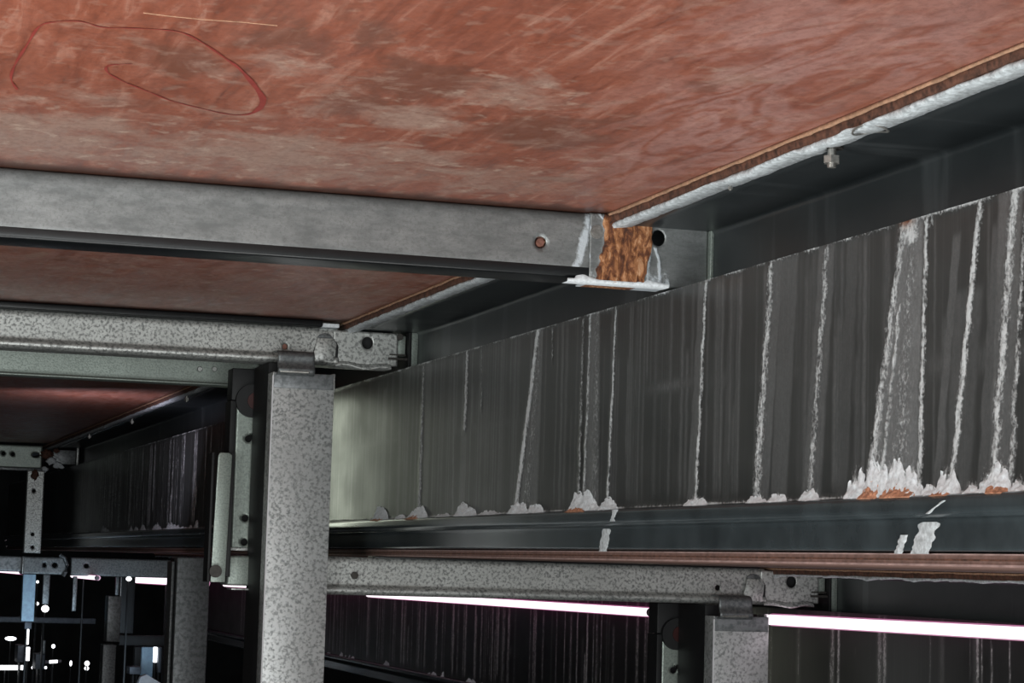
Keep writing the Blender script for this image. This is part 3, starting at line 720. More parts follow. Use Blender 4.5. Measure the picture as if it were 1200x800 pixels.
# connector box, with the rust run
x0c, x1c = X_at(690, 290, Y1), X_at(829, 300, Y1)
hx, hz = X_at(771, 279, Y1 - 0.003), atY(771, 279, Y1 - 0.003)[2]
gx, gz = X_at(699, 272, Y1 - 0.003), atY(699, 272, Y1 - 0.003)[2]
YF = Y1 - 0.003
prof = resample(round_poly([(YF + 0.050, ZP - 0.002), (YF, ZP - 0.002), (YF, 0.3515), (YF + 0.050, 0.3515)], 0.0025, 3), 0.0022)
def atc(U, A, Bz):
    v = (ZP - Bz) / (ZP - 0.3515)
    n = vnoise(U * 160, Bz * 120, 61) * 0.6 + vnoise(U * 60, Bz * 45, 62) * 0.4
    xl = X_at(708, 250, YF) + (X_at(698, 325, YF) - X_at(708, 250, YF)) * sstep(0.35, 1.0, v) + (n - 0.5) * 0.010
    xr = X_at(764, 260, YF) + (X_at(754, 325, YF) - X_at(764, 260, YF)) * sstep(0.2, 1, v) + (n - 0.5) * 0.006
    rust = sstep(xl - 0.002, xl + 0.002, U) * (1 - sstep(xr - 0.002, xr + 0.002, U))
    # white runs left and right of the rust
    def line(pts, w_, s):
        zs = np.array([atY(a, b_, YF)[2] for a, b_ in pts]); xs_ = np.array([X_at(a, b_, YF) for a, b_ in pts]); o_ = np.argsort(zs)
        c = np.interp(Bz, zs[o_], xs_[o_]); return np.exp(-((U - c) / w_) ** 2) * s
    l = line([(687, 253), (691, 268), (686, 285), (690, 300), (683, 312), (672, 322)], 0.0028, 1.0)
    l2 = line([(703, 252), (711, 262), (712, 275)], 0.0022, .85) * (v < 0.35)
    r1 = line([(768, 292), (772, 305), (773, 326)], 0.0022, .95) * (v > .45)
    r2 = line([(762, 290), (760, 305), (759, 326)], 0.0035, .62) * (v > .35)
    wash = 0.45 * sstep(0.30, 1.0, v) * (U < xl) * (U > x0c) + 0.35 * (1 - sstep(0, .5, v)) * (U < xl)
    wr = 0.55 * sstep(0.55, 1.0, v) * (U > xr) * (U < X_at(785, 300, YF))
    bot = 1.1 * np.exp(-((Bz - 0.3515) / 0.005) ** 2) * (U < X_at(785, 330, YF))
    top = 0.5 * np.exp(-((Bz - ZP) / 0.012) ** 2) * (U > X_at(775, 250, YF)) * (U < X_at(800, 250, YF))
    lime = np.max([l, l2, r1, r2, wash, wr, bot, top], 0) * (0.65 + 0.5 * n)
    return {'lime': lime, 'rust': rust}
swept('connector', prof, np.arange(x0c, x1c, 0.0022), 'x', MAT['beam'], cb1, thick=0.002, attr_fn=atc, holes=[(hx, hz, 0.0092, 0.0102)], hole_plane=YF,
      disp=lambda U, A, Bz, a_: -(a_['rust'] * 0.0022 * vnoise(U * 220, Bz * 160, 66) + np.clip(a_['lime'], 0, 1) * 0.0012 * vnoise(U * 300, Bz * 300, 67)) * (A < YF + 0.004))
MB().cyl((gx, YF - 0.0018, gz), (gx, YF + 0.004, gz), 0.0086, 28).cyl((gx, YF - 0.0026, gz), (gx, YF - 0.001, gz), 0.0066, 28).build('plug', MAT['bolt'], cb1)
# white crust foot under the connector
V, Fc = [], []
pxs = np.linspace(664, 783, 46)
for i, px in enumerate(pxs):
    n_ = mnoise.noise(Vector((px * 0.16, 3, 0))); x = X_at(px, 332, YF)
    h = 0.0028 + 0.0015 * n_ + (0.004 * max(0, 1 - abs(px - 760) / 22)) + 0.005 * max(0, 1 - abs(px - 682) / 20)
    tail = 0.25 if px < 690 and px < 672 else 1
    V += [(x, YF - 0.0008, 0.3515 + h * tail), (x, YF - 0.0035, 0.3515 + 0.002), (x, YF - 0.002, 0.3495), (x, YF + 0.02, 0.3495)]
for i in range(len(pxs) - 1):
    for k in range(3): Fc.append((4 * i + k, 4 * i + k + 1, 4 * i + k + 5, 4 * i + k + 4))
o = link_mesh('lime_foot', V, Fc, MAT['lime'], cb1); o['label'] = 'white lime crust under the connector'
# end plate against the edge beam
MB().box(x1c - 0.001, x1c + 0.0035, YF - 0.010, YF + 0.05, 0.352, ZP - 0.004, 0.0008).build('end_plate', MAT['galv_green'], cb1)
MB().box(x1c + 0.0045, X2 - 0.001, YF - 0.004, YF + 0.05, 0.350, ZP - 0.010, 0.0008).build('end_cleat', MAT['galv'], cb1)

# second frame crossbeam with hook and clip, reused for the lower tier
_frame_prof = []
def frame_crossbeam(xl, label):
    root = thing('crossbeam', label, 'crossbeam', (0.6, Y2 + 0.03, 0.352))
    xe = X_at(466, 400, Y2)
    prof = [(Y2 + 0.055, ZP - 0.016), (Y2 + 0.055, ZP - 0.014), (Y2 + 0.004, ZP - 0.014), (Y2, ZP - 0.020), (Y2, 0.374), (Y2 - 0.0025, 0.371), (Y2 - 0.0075, 0.368), (Y2 - 0.008, 0.361), (Y2, 0.356), (Y2 + 0.055, 0.356), (Y2 + 0.055, 0.366)]
    h1 = (X_at(334, 406, Y2), atY(334, 406, Y2)[2], 0.0055, 0.0055)
    h2 = (X_at(430, 402, Y2), atY(430, 402, Y2)[2], 0.0105, 0.0115)
    swept('rail', resample(round_poly(prof, 0.003, 2), 0.004), np.arange(xl, X_at(397, 400, Y2), 0.004), 'x', MAT['galv'], root, thick=0.0015, holes=[h1], hole_plane=Y2)
    _frame_prof.append(resample(round_poly(prof, 0.003, 2), 0.004))
    # rounded connector tongue
    xa = X_at(390, 400, Y2)
    n = 40; zc0, zc1 = 0.360, ZP - 0.017
    us = np.arange(xa, xe, 0.0035)
    prof2 = resample([(Y2 - 0.002, zc1), (Y2 - 0.002, zc0)], 0.0035)
    swept('connector', prof2, us, 'x', MAT['galv'], root, thick=0.003, holes=[h2], hole_plane=Y2 - 0.002)
    MB().box(xa, xe - 0.004, Y2 + 0.012, Y2 + 0.05, 0.358, ZP - 0.017, 0.002).build('connector_core', MAT['black'], root)
    bq = atY(415, 674, Y2)
    MB().hexhead((bq[0] - DX, Y2 + 0.001, bq[2] - DZ), (bq[0] - DX, Y2 - 0.006, bq[2] - DZ), 0.0075).build('bolt_head', MAT['boltdark'], root)
    # flared foot of the connector
    V, Fc = [], []
    for i in range(21):
        t = i / 20; x = xa + 0.004 + (xe - xa) * 0.86 * t; dz = 0.003 * math.sin(t * 9) - 0.002 * t
        V += [(x, Y2 - 0.003, 0.364 + dz * 0.5), (x, Y2 - 0.012, 0.357 + dz), (x, Y2 - 0.011, 0.354 + dz), (x, Y2 + 0.04, 0.354)]
    for i in range(20):
        for k in range(3): Fc.append((4 * i + k, 4 * i + k + 1, 4 * i + k + 5, 4 * i + k + 4))
    link_mesh('foot_flange', V, Fc, MAT['galv'], root)
    # hook tab
    xa_, xb_ = X_at(369, 400, Y2), X_at(391, 400, Y2)
    zt, zb = atY(369, 396, Y2)[2], atY(369, 422, Y2)[2]
    pts = [(xa_ - 0.004, zb + 0.012), (xa_, zb), (xb_, zb - 0.002), (xb_ + 0.002, zb + 0.016), (xb_ + 0.004, zt - 0.010), (xb_ - 0.001, zt), (xa_ + 0.003, zt), (xa_ + 0.001, zt - 0.012)]
    MB().prism(pts, Y2 - 0.009, Y2 - 0.0045, 'y', 0.001).build('hook_tab', MAT['galv'], root)
    MB().prism([(xb_ + 0.003, zb - 0.003), (xb_ + 0.008, zb + 0.002), (xb_ + 0.008, zt - 0.012), (xb_ + 0.003, zt - 0.004)], Y2 - 0.005, Y2 - 0.002, 'y', 0.0006).build('hook_shadow_strip', MAT['black'], root)  # black piece standing in for the hook tab's shadow
    MB().prism([(xa_ + 0.002, zt + 0.001), (xb_ - 0.002, zt + 0.001), (xb_ - 0.008, zt + 0.008), ((xa_ + xb_) / 2, zt + 0.010), (xa_ + 0.008, zt + 0.007)], Y2 - 0.0045, Y2 - 0.002, 'y', 0.0006).build('hook_crest', MAT['galv_dark'], root)
    # end assembly
    MB().box(xe + 0.001, xe + 0.016, Y2 + 0.002, Y2 + 0.04, 0.380, ZP - 0.020, 0.001).build('spacer', MAT['galv_green'], root)
    MB().cyl((xe + 0.003, Y2 - 0.006, 0.415), (xe + 0.003, Y2 + 0.004, 0.415), 0.006, 16).build('bolt', MAT['boltdark'], root)
    MB().box(xe - 0.016, xe + 0.016, Y2 - 0.004, Y2 + 0.004, 0.3805, 0.3835).box(xe - 0.018, xe + 0.018, Y2 - 0.006, Y2 + 0.004, 0.372, 0.3765).build('slotted_latch', MAT['boltdark'], root)
    MB().box(xe + 0.018, xe + 0.023, Y2 - 0.014, Y2 + 0.05, 0.340, ZP - 0.014, 0.0008).build('end_plate', MAT['black'], root)
    MB().box(xe + 0.024, X2 - 0.001, Y2 - 0.010, Y2 + 0.05, 0.340, ZP - 0.014, 0.0008).build('end_cleat', MAT['galv_green'], root)
    return root
cb2 = frame_crossbeam(0.047, 'spangled galvanised crossbeam clipped onto the big upright, with a hooked connector')
cb2b = dup(cb2, (DX, 0, DZ), 'pinkish lit spangled crossbeam of the lower tier, just above the long glowing tube')
swept('rail_extension', _frame_prof[0], np.arange(-0.6, 0.0461, 0.008), 'x', MAT['galv'], cb2, thick=0.0015)
bx, bz = X_at(333 + 0, 406, Y2), atY(333, 406, Y2)[2]
MB().cyl((bx, Y2 + 0.001, bz), (bx, Y2 + 0.008, bz), 0.0054, 20).build('rusty_screw', MAT['copper'], cb2)
# black packing strip on top of it
MB().box(-0.6, X_at(377, 380, Y2), Y2 - 0.012, Y2 + 0.05, ZP - 0.0135, ZP - 0.001, 0.003).build('packing_strip', MAT['rubber'])
ps = bpy.data.objects['packing_strip']; tag(ps, 'glossy black packing strip squeezed between the plywood and the spangled crossbeam', 'packing strip')
for i, (a, b_) in enumerate(((375, 397), (443, 466))):
    n_ = MB().box(X_at(a, 380, Y2), X_at(b_, 380, Y2), Y2 - 0.006, Y2 + 0.045, ZP - 0.0125, ZP - 0.0085 + (0.003 if i == 0 else 0), 0.001).build('shim', MAT['lime'])
    tag(n_, ['white shim at the right end of the black packing strip', 'white shim above the latch at the connector end of the spangled crossbeam'][i], 'shim')
# dark packing strip of the lower crossbeam
n_ = MB().box(1.0, PLY_E + DX - 0.03, Y2 - 0.008, Y2 + 0.05, 0.0068, 0.0098, 0.001).build('packing_strip', MAT['rubber'])
tag(n_, 'thin dark packing strip between the brown deck edge and the lower spangled crossbeam', 'packing strip')

# rear rail just behind the second frame
YB = 4.42
def zpx(px, py, y): return atY(px, py, y)[2]
rr = thing('rear_rail', 'dull greenish rail with two rivets directly below the spangled crossbeam, passing behind the upright', 'rail', (0.6, YB, 0.34))
zt, zb = 0.405, zpx(150, 446, YB)
prof = resample(round_poly([(YB + 0.04, zt), (YB, zt), (YB, zb + 0.004), (YB - 0.006, zb + 0.003), (YB - 0.006, zb), (YB + 0.04, zb)], 0.002, 2), 0.006)
sx, sz = X_at(301, 436, YB), zpx(301, 436, YB)
swept('rail', prof, np.arange(-0.6, X_at(306, 440, YB), 0.005), 'x', MAT['galv_green'], rr, thick=0.0015, holes=[(sx, sz, 0.012, 0.006)], hole_plane=YB)
for px in (234, 251):
    x, z = X_at(px, 432.5, YB), zpx(px, 432.5, YB)
    MB().cyl((x, YB + 0.002, z), (x, YB - 0.005, z), 0.0068, 20, 0.0045).build('rivet', MAT['galv'], rr)
zi0, zi1 = zb + 0.004, zt

# ------------------------------------------------------------------ frame upright (C-shaped post), reused in the lower tier
def upright():
    root = thing('upright_post', 'large spangled galvanised upright in front, capped by a folded clip', 'post', (0.84, 3.98, -EYE))
    xl, xr = X_at(318, 440, 3.95), X_at(390, 440, 3.95)
    yf, yb = 3.935, 4.085
    zt = zpx(350, 437, yf)
    # outline of the open channel, seen from above
    t = 0.003
    outl = [(xl, yf), (xr, yf), (xr, yf + 0.022), (xr - t, yf + 0.022), (xr - t, yf + t), (xl + t, yf + t), (xl + t, yf + 0.045), (xl, yf + 0.045)]
    MB().prism(outl, -EYE, zt, 'z', 0.0009).build('face_channel', MAT['galv_post'], root)
    MB().box(xl + 0.0008, xl + 0.030, yf + 0.0455, yb + 0.03, -EYE, 0.3535, 0.001).build('back_channel', MAT['black'], root)  # unlit side of the post, its shade put in as black
    MB().box(xl - 0.0009, xl + 0.0015, yf - 0.0009, yf + 0.002, -EYE + 0.01, zt - 0.006).build('folded_edge', MAT['white'], root)['label'] = 'bright white corner edge'  # thin white strip down the front left corner
    MB().box(xr + 0.001, xr + 0.007, yf + 0.024, yf + 0.06, zt - 0.03, zt + 0.004, 0.001).build('side_tongue', MAT['galv'], root)
    MB().box(xr + 0.001, xr + 0.006, yf + 0.030, yf + 0.065, -EYE, zt - 0.031, 0.001).build('side_flange', MAT['galv_dark'], root)
    # seat plate and clip over the crossbeam flange
    MB().box(xl + 0.002, xr - 0.002, yf - 0.0015, yf + 0.002, zt - 0.028, zt, 0.001).build('cap_plate', MAT['steel_dim'], root)
    xa, xb = X_at(324, 425, yf), X_at(367, 425, yf)
    z0, z1, z2 = zpx(340, 437, yf), zpx(340, 427, yf), zpx(340, 412, yf)
    ctr = [(yf - 0.001, zt - 0.004), (yf - 0.014, zt - 0.003), (yf - 0.018, zt + 0.004), (yf - 0.010, z1 + 0.001), (yf - 0.011, z2 - 0.006), (yf - 0.004, z2), (yf + 0.03, z2 + 0.001)]
    ctr = round_poly(ctr, 0.006, 5)
    swept('clip', resample(ctr, 0.002), np.linspace(xa, xb, 14), 'x', MAT['galv_dark'], root, thick=0.0028)
    MB().tube([(xa + 0.004, yf - 0.015, zt + 0.001), (xb - 0.012, yf - 0.017, zt + 0.001), (xb - 0.006, yf - 0.012, zt + 0.004)], 0.0028, 10).build('clip_bead', MAT['bolt'], root)
    return root
up0 = upright()
up1 = dup(up0, (DX, 0, DZ), 'second upright further right, standing below the lower crossbeam between the glowing tubes')
for ch in up1.children:
    # the lower upright stands on the same floor: its long parts are shortened to end there
    if ch.name.startswith(('face_channel', 'back_channel', 'folded_edge', 'side_flange')):
        me = ch.data.copy(); ch.data = me
        for v in me.vertices:
            zw = v.co.z + ORG[up0.name].z + DZ
            if zw < -EYE: v.co.z += (-EYE - zw)

# ------------------------------------------------------------------ bracket cluster behind the upright
YK = 4.13
def pxbox(m, px0, px1, py0, py1, y0, y1, bev=0.001):
    a, b_ = atY(px0, py0, y0), atY(px1, py1, y0)
    return m.box(min(a[0], b_[0]), max(a[0], b_[0]), y0, y1, min(a[2], b_[2]), max(a[2], b_[2]), bev)
def bracket():
    a = atY(285, 690, YK)
    root = thing('bracket_plate', 'drilled green-grey bracket plate left of the big upright', 'bracket', (a[0], YK, a[2]))
    x0, x1 = X_at(274, 560, YK), X_at(300, 560, YK)
    z0, z1 = zpx(285, 644, YK), zpx(285, 470, YK)
    hs = [(X_at(px, py, YK), zpx(px, py, YK), 0.0068, 0.0068) for px, py in ((291, 514), (287, 607), (286, 635))]
    hs.append((X_at(300, 510, YK), zpx(300, 510, YK), 0.010, 0.005))
    swept('plate', resample([(YK, z1), (YK, z0)], 0.004), np.arange(x0, x1 + 0.004, 0.004), 'x', MAT['galv_green'], root, thick=0.003, holes=hs, hole_plane=YK)
    MB().box(x0 - 0.012, x0 - 0.001, YK - 0.004, YK + 0.05, z0 + 0.006, z1, 0.001).build('flange', MAT['black'], root)
    MB().box(x0, x1, YK + 0.022, YK + 0.05, z0, z1, 0.001).build('backing_bar', MAT['black'], root)
    MB().box(x0 - 0.004, x1, YK - 0.006, YK - 0.001, z0 - 0.002, z0 + 0.004, 0.001).build('lower_rim', MAT['galv'], root)
    MB().box(x0 - 0.010, x1 + 0.006, YK + 0.002, YK + 0.05, z1 + 0.001, 0.353, 0.002).build('head_block', MAT['black'], root)
    # dark red round buffer at the head
    x, z = X_at(295, 470, YK), zpx(295, 470, YK)
    MB().cyl((x, YK - 0.010, z), (x, YK + 0.01, z), 0.031, 40).build('buffer', MAT['black'], root)
    MB().cyl((x + 0.006, YK - 0.013, z), (x + 0.006, YK - 0.010, z), 0.016, 32).build('buffer_face', MAT['reddark'], root)
    return root
br0 = bracket()
br1 = dup(br0, (DX, 0, DZ), 'dim bracket plate with a keyhole slot, left of the second upright')
MB_ = MB(); 
YS, YT = 4.07, 4.10
# strut in front of the bracket and the stub beam
s0 = atY(258, 690, YS)
st = thing('strut', 'pale green flat strut with a round bolt at its foot, left of the drilled bracket', 'strut', (s0[0], YS, s0[2]))
xa, xb = X_at(250, 600, YS), X_at(267, 600, YS)
z0, z1 = zpx(258, 682, YS), zpx(258, 530, YS)
MB().prism([(xa, z0), (xb, z0), (xb + 0.004, z1 - 0.004), (xb - 0.002, z1), (xa + 0.008, z1), (xa + 0.005, z1 - 0.006)], YS, YS + .006, 'y', 0.0012).build('flat_bar', MAT['galv_green'], st)
MB().box(xa - 0.006, xa - 0.001, YS + .003, YS + .05, z0, z1, 0.001).box(xb + 0.001, xb + 0.010, YS + .007, YS + .04, z0 + 0.01, z1, 0.001).build('side_rail', MAT['black'], st)
bxp, bzp = X_at(250, 669, YS), zpx(250, 669, YS)
MB().cyl((bxp + .003, YS - .008, bzp), (bxp + .003, YS, bzp), 0.0115, 26).build('bolt_head', MAT['boltdark'], st)
x0, x1 = X_at(266, 670, YT), X_at(294, 670, YT)
sb = thing('stub_beam', 'short square greenish stub beam at the foot of the drilled bracket', 'beam', ((x0 + x1) / 2, YT + .03, zpx(280, 690, YT)))
MB().box(x0, x1, YT, YT + .07, zpx(280, 686, YT), zpx(280, 651, YT), 0.004).build('beam', MAT['galv_green'], sb)
MB().box(x1 + 0.0005, x1 + 0.006, YT - .005, YT + .07, zpx(280, 684, YT), zpx(280, 650, YT), 0.001).build('end_cap', MAT['black'], sb)
MB().box(x0 + 0.008, x1 - 0.002, YT - .008, YT + .04, zpx(280, 691, YT), zpx(280, 689, YT), 0.0005).build('bottom_rim', MAT['galv'], sb)

# ------------------------------------------------------------------ lone post under the near beam (left of centre)
a = atY(225, 800, 6.0)
xl, xr = X_at(205, 720, 6.0), X_at(244, 720, 6.0); zt = zpx(225, 653, 6.0)
lp_ = thing('upright_post', 'matte grey post left of the strut, its flat top showing under the dark riser', 'post', ((xl + xr) / 2, 6.05, -EYE))
MB().box(xl, xr, 6.0, 6.10, -EYE, zt, 0.003).build('shaft', MAT['steel_dim'], lp_)
MB().box(xl - 0.012, xl - 0.0035, 6.012, 6.09, -EYE, zt - 0.012, 0.002).build('side_flange', MAT['galv_dark'], lp_)
MB().box(xl - 0.0034, xl - 0.0005, 6.03, 6.09, -EYE, zt - 0.004, 0.0005).build('seam', MAT['black'], lp_)

# ------------------------------------------------------------------ far frame (Y3) and what hangs on it
def far_beam(px0, px1, py0, py1, y, d, mat, holes, label, extra=None):
    x0, x1 = X_at(px0, (py0 + py1) / 2, y), X_at(px1, (py0 + py1) / 2, y)
    z0, z1 = atY(px0, py1, y)[2], atY(px0, py0, y)[2]
    root = thing('crossbeam', label, 'crossbeam', ((x0 + x1) / 2, y, z0))
    prof = resample(round_poly([(y + d, z1), (y, z1), (y, z0), (y + d, z0)], 0.003, 2), 0.006)
    swept('rail', prof, np.arange(x0, x1, 0.006), 'x', mat, root, thick=0.002, holes=[(X_at(a, b_, y), atY(a, b_, y)[2], r, q) for a, b_, r, q in holes], hole_plane=y)
    return root
cb3 = far_beam(-40, 50, 519, 545, Y3, 0.05, MAT['galv_green'], [(4, 531, .008, .008), (15, 532, .008, .008), (42, 533, .015, .010)], 'far green-grey crossbeam with drilled holes at the left edge')
MB().box(X_at(-40, 540, Y3), X_at(50, 540, Y3), Y3 - 0.012, Y3 + 0.03, zpx(0, 550, Y3), zpx(0, 547, Y3), 0.001).build('bottom_rim', MAT['galv_dark'], cb3)
xa, xb = X_at(62, 535, Y3), X_at(89, 535, Y3)
MB().box(xa, xb, Y3 + 0.004, Y3 + 0.05, zpx(75, 544, Y3), zpx(75, 527, Y3), 0.002).build('end_stub', MAT['galv_dark'], cb3)
MB().box(X_at(89.5, 535, Y3), X_at(92, 535, Y3), Y3 - 0.01, Y3 + 0.05, zpx(90, 545, Y3), zpx(90, 524, Y3), 0.001).build('end_plate', MAT['galv'], cb3)
# crumpled crusty joint
def lump(name, c, r, mat, parent, seed, sq=(1, 1, 1)):
    bm = bmesh.new(); bmesh.ops.create_icosphere(bm, subdivisions=3, radius=1)
    for v in bm.verts:
        n_ = mnoise.noise(v.co * 2.3 + Vector((seed, 0, 0))) * 0.55 + mnoise.noise(v.co * 6 + Vector((0, seed, 0))) * 0.22
        v.co = Vector((v.co.x * sq[0], v.co.y * sq[1], v.co.z * sq[2])) * r * (1 + n_) + Vector(c)
    vs_ = [tuple(v.co) for v in bm.verts]; fs = [[v.index for v in f.verts] for f in bm.faces]; bm.free()
    return link_mesh(name, vs_, fs, mat, parent)
for i, (px, py, r, m) in enumerate(((55, 532, .020, 'rotwood'), (60, 540, .016, 'lime'), (68, 545, .014, 'lime'), (52, 550, .012, 'lime'), (72, 547, .008, 'lime'), (66, 528, .010, 'rotwood'))):
    lump('crust', tuple(atY(px, py, Y3 - 0.004)), r, MAT[m], cb3, i * 3.1, (1.2, .5, .9))
# post of the far frame
xl, xr = X_at(30, 600, Y3 - .03), X_at(49, 600, Y3 - .03)
fp = thing('upright_post', 'narrow drilled post hanging below the far green-grey crossbeam', 'post', ((xl + xr) / 2, Y3, zpx(38, 648, Y3)))
hs = [(X_at(px, py, Y3 - .03), zpx(px, py, Y3 - .03), .0068, .0068) for px, py in ((39.5, 575), (38, 626), (38, 641))]
swept('drilled_face', resample(round_poly([(Y3 + .02, 0), (Y3 - .03, 0), (Y3 - .03, 1), (Y3 + .02, 1)], .001), 10), [0, 1], 'x', MAT['galv'], fp, thick=0) if False else None
zs_ = resample([(Y3 - .03, zpx(38, 551, Y3 - .03)), (Y3 - .03, zpx(38, 648, Y3 - .03))], .005)
swept('drilled_face', zs_, np.arange(xl, xr + .004, .0045), 'x', MAT['galv'], fp, thick=0.002, holes=hs, hole_plane=Y3 - .03)
MB().box(xl, xl + 0.004, Y3 - .028, Y3 + .02, zs_[-1][1], zs_[0][1], 0.0008).build('side_face', MAT['galv'], fp)
lump('rust_patch', tuple(atY(41, 556, Y3 - .034)), .014, MAT['rotwood'], fp, 9.0, (1, .25, 1.3))
# lower beam of the far frame
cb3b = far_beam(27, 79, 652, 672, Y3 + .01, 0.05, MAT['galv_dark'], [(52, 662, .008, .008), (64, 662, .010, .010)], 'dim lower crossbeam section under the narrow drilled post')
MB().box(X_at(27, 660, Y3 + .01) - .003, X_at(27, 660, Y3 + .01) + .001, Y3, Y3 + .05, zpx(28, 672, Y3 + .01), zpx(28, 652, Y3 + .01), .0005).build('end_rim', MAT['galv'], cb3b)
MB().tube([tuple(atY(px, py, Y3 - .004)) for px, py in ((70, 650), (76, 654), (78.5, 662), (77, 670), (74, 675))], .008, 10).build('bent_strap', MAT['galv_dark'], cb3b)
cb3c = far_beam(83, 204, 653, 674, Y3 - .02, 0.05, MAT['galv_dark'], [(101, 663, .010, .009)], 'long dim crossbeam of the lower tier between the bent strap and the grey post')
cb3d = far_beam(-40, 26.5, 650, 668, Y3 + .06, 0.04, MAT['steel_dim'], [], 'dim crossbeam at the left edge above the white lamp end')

# ------------------------------------------------------------------ lit tubes along the lower riser
def tube_lamp(a, b_, r, label, mat='led', group='glowing tubes under the lower tier', stand=0):
    a, b_ = Vector(a), Vector(b_); d = (b_ - a).normalized()
    root = thing('tube_lamp', label, 'tube lamp', tuple((a + b_) / 2), group)
    MB().cyl(a + d * 0.02, b_ - d * 0.02, r, 20).build('diffuser', MAT[mat], root)
    if stand:
        c_ = (a + b_) / 2; MB().box(c_.x - .003, c_.x + .003, c_.y + r + .001, c_.y + r + .008, -EYE, c_.z, .0005).build('stand', MAT['black'], root)
    if mat == 'led': MB().cyl(a + d * 0.03 + Vector((r * 1.0, 0, 0)), b_ - d * 0.03 + Vector((r * 1.0, 0, 0)), r * 1.25, 20).build('back_channel', MAT['halo_pink'], root)['label'] = 'pink halo glow behind the tube'  # glowing backing added for the tube's pink halo
    for s, e in ((a, a + d * 0.02), (b_ - d * 0.02, b_)): MB().cyl(s, e, r * 1.08, 20).build('end_cap', MAT['cap'], root)
    return root
def P(px, py, x): q = atX(px, py, x); return Vector(q)
A_ = P(1200, 742, 1.832); B_ = P(895, 725.5, 1.832); D_ = (A_ - B_); near_end = A_ + D_ * 1.1
C_ = P(430, 695.8, 1.80)
E_ = P(893, 725.4, 1.832); H_ = P(836, 721.9, 1.832); L_ = P(766, 717.6, 1.83)
t1 = tube_lamp(near_end, E_, 0.0098, 'bright pink-white glowing tube running from the second upright to the right edge')
dd = (H_ - E_).normalized()
MB().cyl(E_ + dd * .001, H_, 0.0088, 20).build('end_housing', MAT['housing'], t1)['label'] = 'unlit purplish end housing'
tube_lamp(L_, C_, 0.0092, 'long pink-white glowing tube under the lower spangled crossbeam, left of the second upright')
tube_lamp(P(425, 693.2, 1.80) + Vector((0, .03, 0)), P(262, 684.5, 1.66), 0.0085, 'glowing tube continuing the near one, mostly behind the big upright')
tube_lamp(P(242, 683.5, 1.62) + Vector((0, .05, 0)), P(156, 678.8, 1.50), 0.0145, 'pink-rimmed glowing tube left of the grey post', stand=1)
tube_lamp(P(150, 678.6, 1.47), P(146, 678.3, 1.46), 0.012, 'tiny glowing tube end, a dot left of the pink-rimmed tube') if False else None
tube_lamp(P(114, 677, 1.12), P(84, 674.2, 1.10), 0.008, 'short slender glowing tube under the long dim crossbeam', stand=1)
tube_lamp(P(25.5, 670, 1.10), P(-30, 665.5, 1.08), 0.012, 'white glowing tube entering at the left edge')

# ------------------------------------------------------------------ dim posts and boxes at lower left
def dimpost(px0, px1, py0, py1, y, mat, label, name='upright_post', cat='post', d=0.06, edge=None, floor=False, stand=True):
    a, b_ = atY(px0, py0, y), atY(px1, py1, y)
    z0 = -EYE if floor else b_[2]
    root = thing(name, label, cat, ((a[0] + b_[0]) / 2, y + d / 2, -EYE if stand else z0))
    MB().box(a[0], b_[0], y, y + d, z0, a[2], 0.002).build('shaft', MAT[mat], root)
    if edge: MB().box(a[0] - .004, a[0] - .0005, y - .002, y + d * .5, z0, a[2] - .004, .0005).build('bright_edge', MAT[edge], root)
    if stand and not floor:
        xc = (a[0] + b_[0]) / 2
        MB().box(xc - .003, xc + .003, y + d * .5, y + d + .004, -EYE, z0 + .004, .0005).build('stand', MAT['black'], root)
    return root
YH = 9.21
dimpost(127, 140, 698, 752, 8.2, 'steel_dim', 'short dim grey box post above the lower one, left of the grey post', d=.08)
dimpost(121, 133, 755, 830, 8.0, 'galv_dark', 'lower dim grey post at the bottom edge left of the grey post', d=.08, floor=True)
dimpost(143, 156, 675, 742, YH, 'black', 'black bar with a pale thin edge beneath the pink-rimmed tube', 'hanging_bar', 'bar', .04, 'galv', stand=False)
dimpost(136, 139, 675, 697, YH, 'galv_dark', 'thin dim rod above the short box post', 'hanging_rod', 'rod', .02, stand=False)
dimpost(27.5, 39.5, 672.5, 728, YH, 'blue', 'pale blue lit post at lower left under the far crossbeam', d=.05)
dimpost(29, 37, 728.5, 737, YH + .01, 'clutter', 'small grey foot bracket under the pale blue post', 'foot_bracket', 'bracket', .04, stand=False)
dimpost(51, 57, 673, 708, YH + .02, 'galv_dark', 'thin dim rod right of the pale blue post', 'hanging_rod', 'rod', .02, stand=False)
dimpost(86, 89, 675, 716, YH, 'galv_dark', 'thin dim rod left of the short box post', 'hanging_rod', 'rod', .02, stand=False)
dimpost(-10, 112, 722, 731, 11.0, 'clutter', 'long dim cross rail behind the pale blue post', 'cross_rail', 'rail', .04)
dimpost(30.5, 33.5, 737, 755, 11.3, 'ledfar', 'thin white light strip below the pale blue post', 'light_strip', 'lamp', .02)
dimpost(31, 34.5, 758, 774, 11.1, 'ledfar', 'second thin white light strip beside the grey cabinet', 'light_strip', 'lamp', .02)
dimpost(21, 30.5, 756, 776, 11.35, 'clutter', 'small grey cabinet at lower left', 'cabinet', 'cabinet', .15)
dimpost(42, 52, 766, 784, 11.35, 'clutter', 'dark box on the lower left rail', 'storage_box', 'box', .15)
dimpost(50.5, 53, 750, 765.8, 11.4, 'galv_dark', 'thin upright rod on the dark box', 'rod', 'rod', .02, stand=False)
dimpost(158, 165.5, 757.5, 784, 9.72, 'black', 'black frame left of the pale blue panel', 'frame_bar', 'frame', .04)
dimpost(166.5, 178.5, 758, 793, 9.6, 'blue', 'pale blue panel at the bottom between two posts', 'panel', 'panel', .03)
dimpost(180.5, 184, 758, 776, 9.6, 'ledfar', 'upright white light strip beside the pale blue panel', 'light_strip', 'lamp', .02)
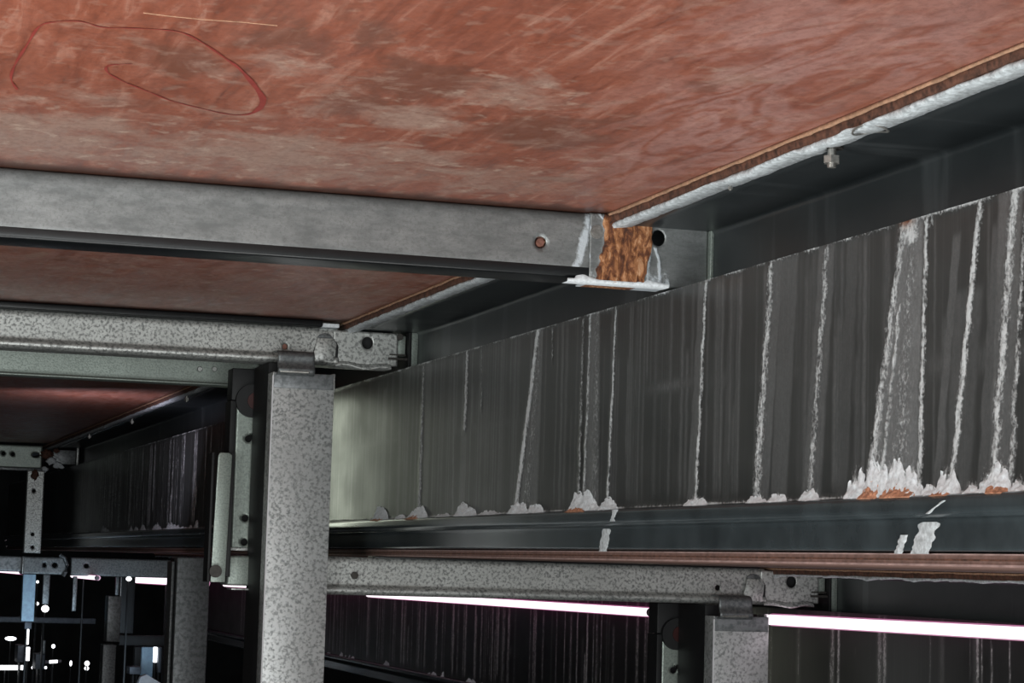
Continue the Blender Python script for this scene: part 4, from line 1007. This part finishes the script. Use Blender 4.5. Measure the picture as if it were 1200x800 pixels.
dimpost(186, 188.5, 758, 788, 9.6, 'clutter', 'thin grey frame right of the pale blue panel', 'frame_bar', 'frame', .04)
dimpost(152, 165, 781, 790, 9.4, 'clutter', 'small grey crate at the foot of the pale blue panel', 'crate', 'crate', .1)
dimpost(140, 202, 744, 757, 9.7, 'black', 'black cross rail above the pale blue panel', 'cross_rail', 'rail', .04)
# white slanting sheet at the bottom
q = [atY(165, 793, 9.3), atY(172, 790, 9.3), atY(190, 801, 9.3), atY(160, 806, 9.3)]
shr = thing('white_sheet', 'slanting white sheet at the bottom edge under the pale blue panel', 'sheet', (q[0][0], 9.3, -EYE))
MB().prism([(p[0], p[2]) for p in q], 9.3, 9.35, 'y', .001).build('sheet', MAT['white'], shr)
MB().box(q[3][0] + .03, q[3][0] + .05, 9.31, 9.34, -EYE, q[3][2] + .02).build('stand', MAT['black'], shr)
if False: tag(None, 'slanting white sheet at the bottom edge under the pale blue panel', 'sheet')
# small far lamps
def far_lamp(px, py, r, y, label, sq=(1, 1, 1), group='small far lamps'):
    c = Vector(atY(px, py, y)); root = thing('far_lamp', label, 'lamp', tuple(c), group)
    bm = bmesh.new(); bmesh.ops.create_uvsphere(bm, u_segments=20, v_segments=12, radius=r)
    for v in bm.verts: v.co = Vector((v.co.x * sq[0], v.co.y * sq[1], v.co.z * sq[2])) + c
    vs_ = [tuple(v.co) for v in bm.verts]; fs = [[v.index for v in f.verts] for f in bm.faces]; bm.free()
    link_mesh('glass', vs_, fs, MAT['ledfar'], root)
    MB().box(c.x - .003, c.x + .003, c.y + r * sq[1] * .6 + .004, c.y + r * sq[1] + .016, -EYE, c.z, .0005).build('stand', MAT['black'], root)
    MB().box(c.x - r * sq[0] * .7, c.x + r * sq[0] * .7, c.y + r * sq[1] * .6, c.y + r * sq[1] + .02, c.z - r * sq[2] * .6, c.z + r * sq[2] * .6, .001).build('housing', MAT['black'], root)
for k_, (px, py, r, sq, lb) in enumerate(((44, 681.5, .007, (1, 1, 1), 'round white lamp right of the pale blue post top'), (43.5, 707, .009, (1, 1, 1), 'round white lamp right of the pale blue post foot'),
                          (53, 713, .018, (1.1, 1, 1), 'larger white lamp on the long dim cross rail'), (12.5, 748, .014, (2.1, 1, .8), 'oval white lamp near the left edge'),
                          (62.5, 757, .010, (1, 1, 1.1), 'small round lamp above the bright white bar'), (38.5, 782, .008, (1, 1, 1), 'small round lamp just right of the bottom left tube'),
                          (53.5, 782, .007, (1, 1, 1.1), 'small round lamp under the dark box'), (83, 777, .007, (1, 1, 2.2), 'narrow upright lamp right of the white bar'),
                          (102, 777, .014, (1, 1, 1), 'upper of the paired round lamps at lower left'), (101.5, 782.8, .013, (1, 1, .9), 'lower of the paired round lamps at lower left'),
                          (200, 779, .005, (1, 1, 1.2), 'tiny lamp beside the grey post near the bottom edge'), (151, 678, .010, (1.1, 1, .9), 'tiny lamp dot at the left end of the pink-rimmed tube'))):
    far_lamp(px, py, r, (11.6 + 0.13 * k_) if px != 151 else 8.7, lb, sq)
tube_lamp(Vector(atY(-20, 782, 11.6)), Vector(atY(32, 782, 11.6)), .012, 'white glowing tube at the bottom left corner', 'ledfar', stand=1)
tube_lamp(Vector(atY(53, 775.5, 11.7)), Vector(atY(72, 774.5, 11.7)), .008, 'short dim white tube between the small far lamps', 'ledfar', stand=1)
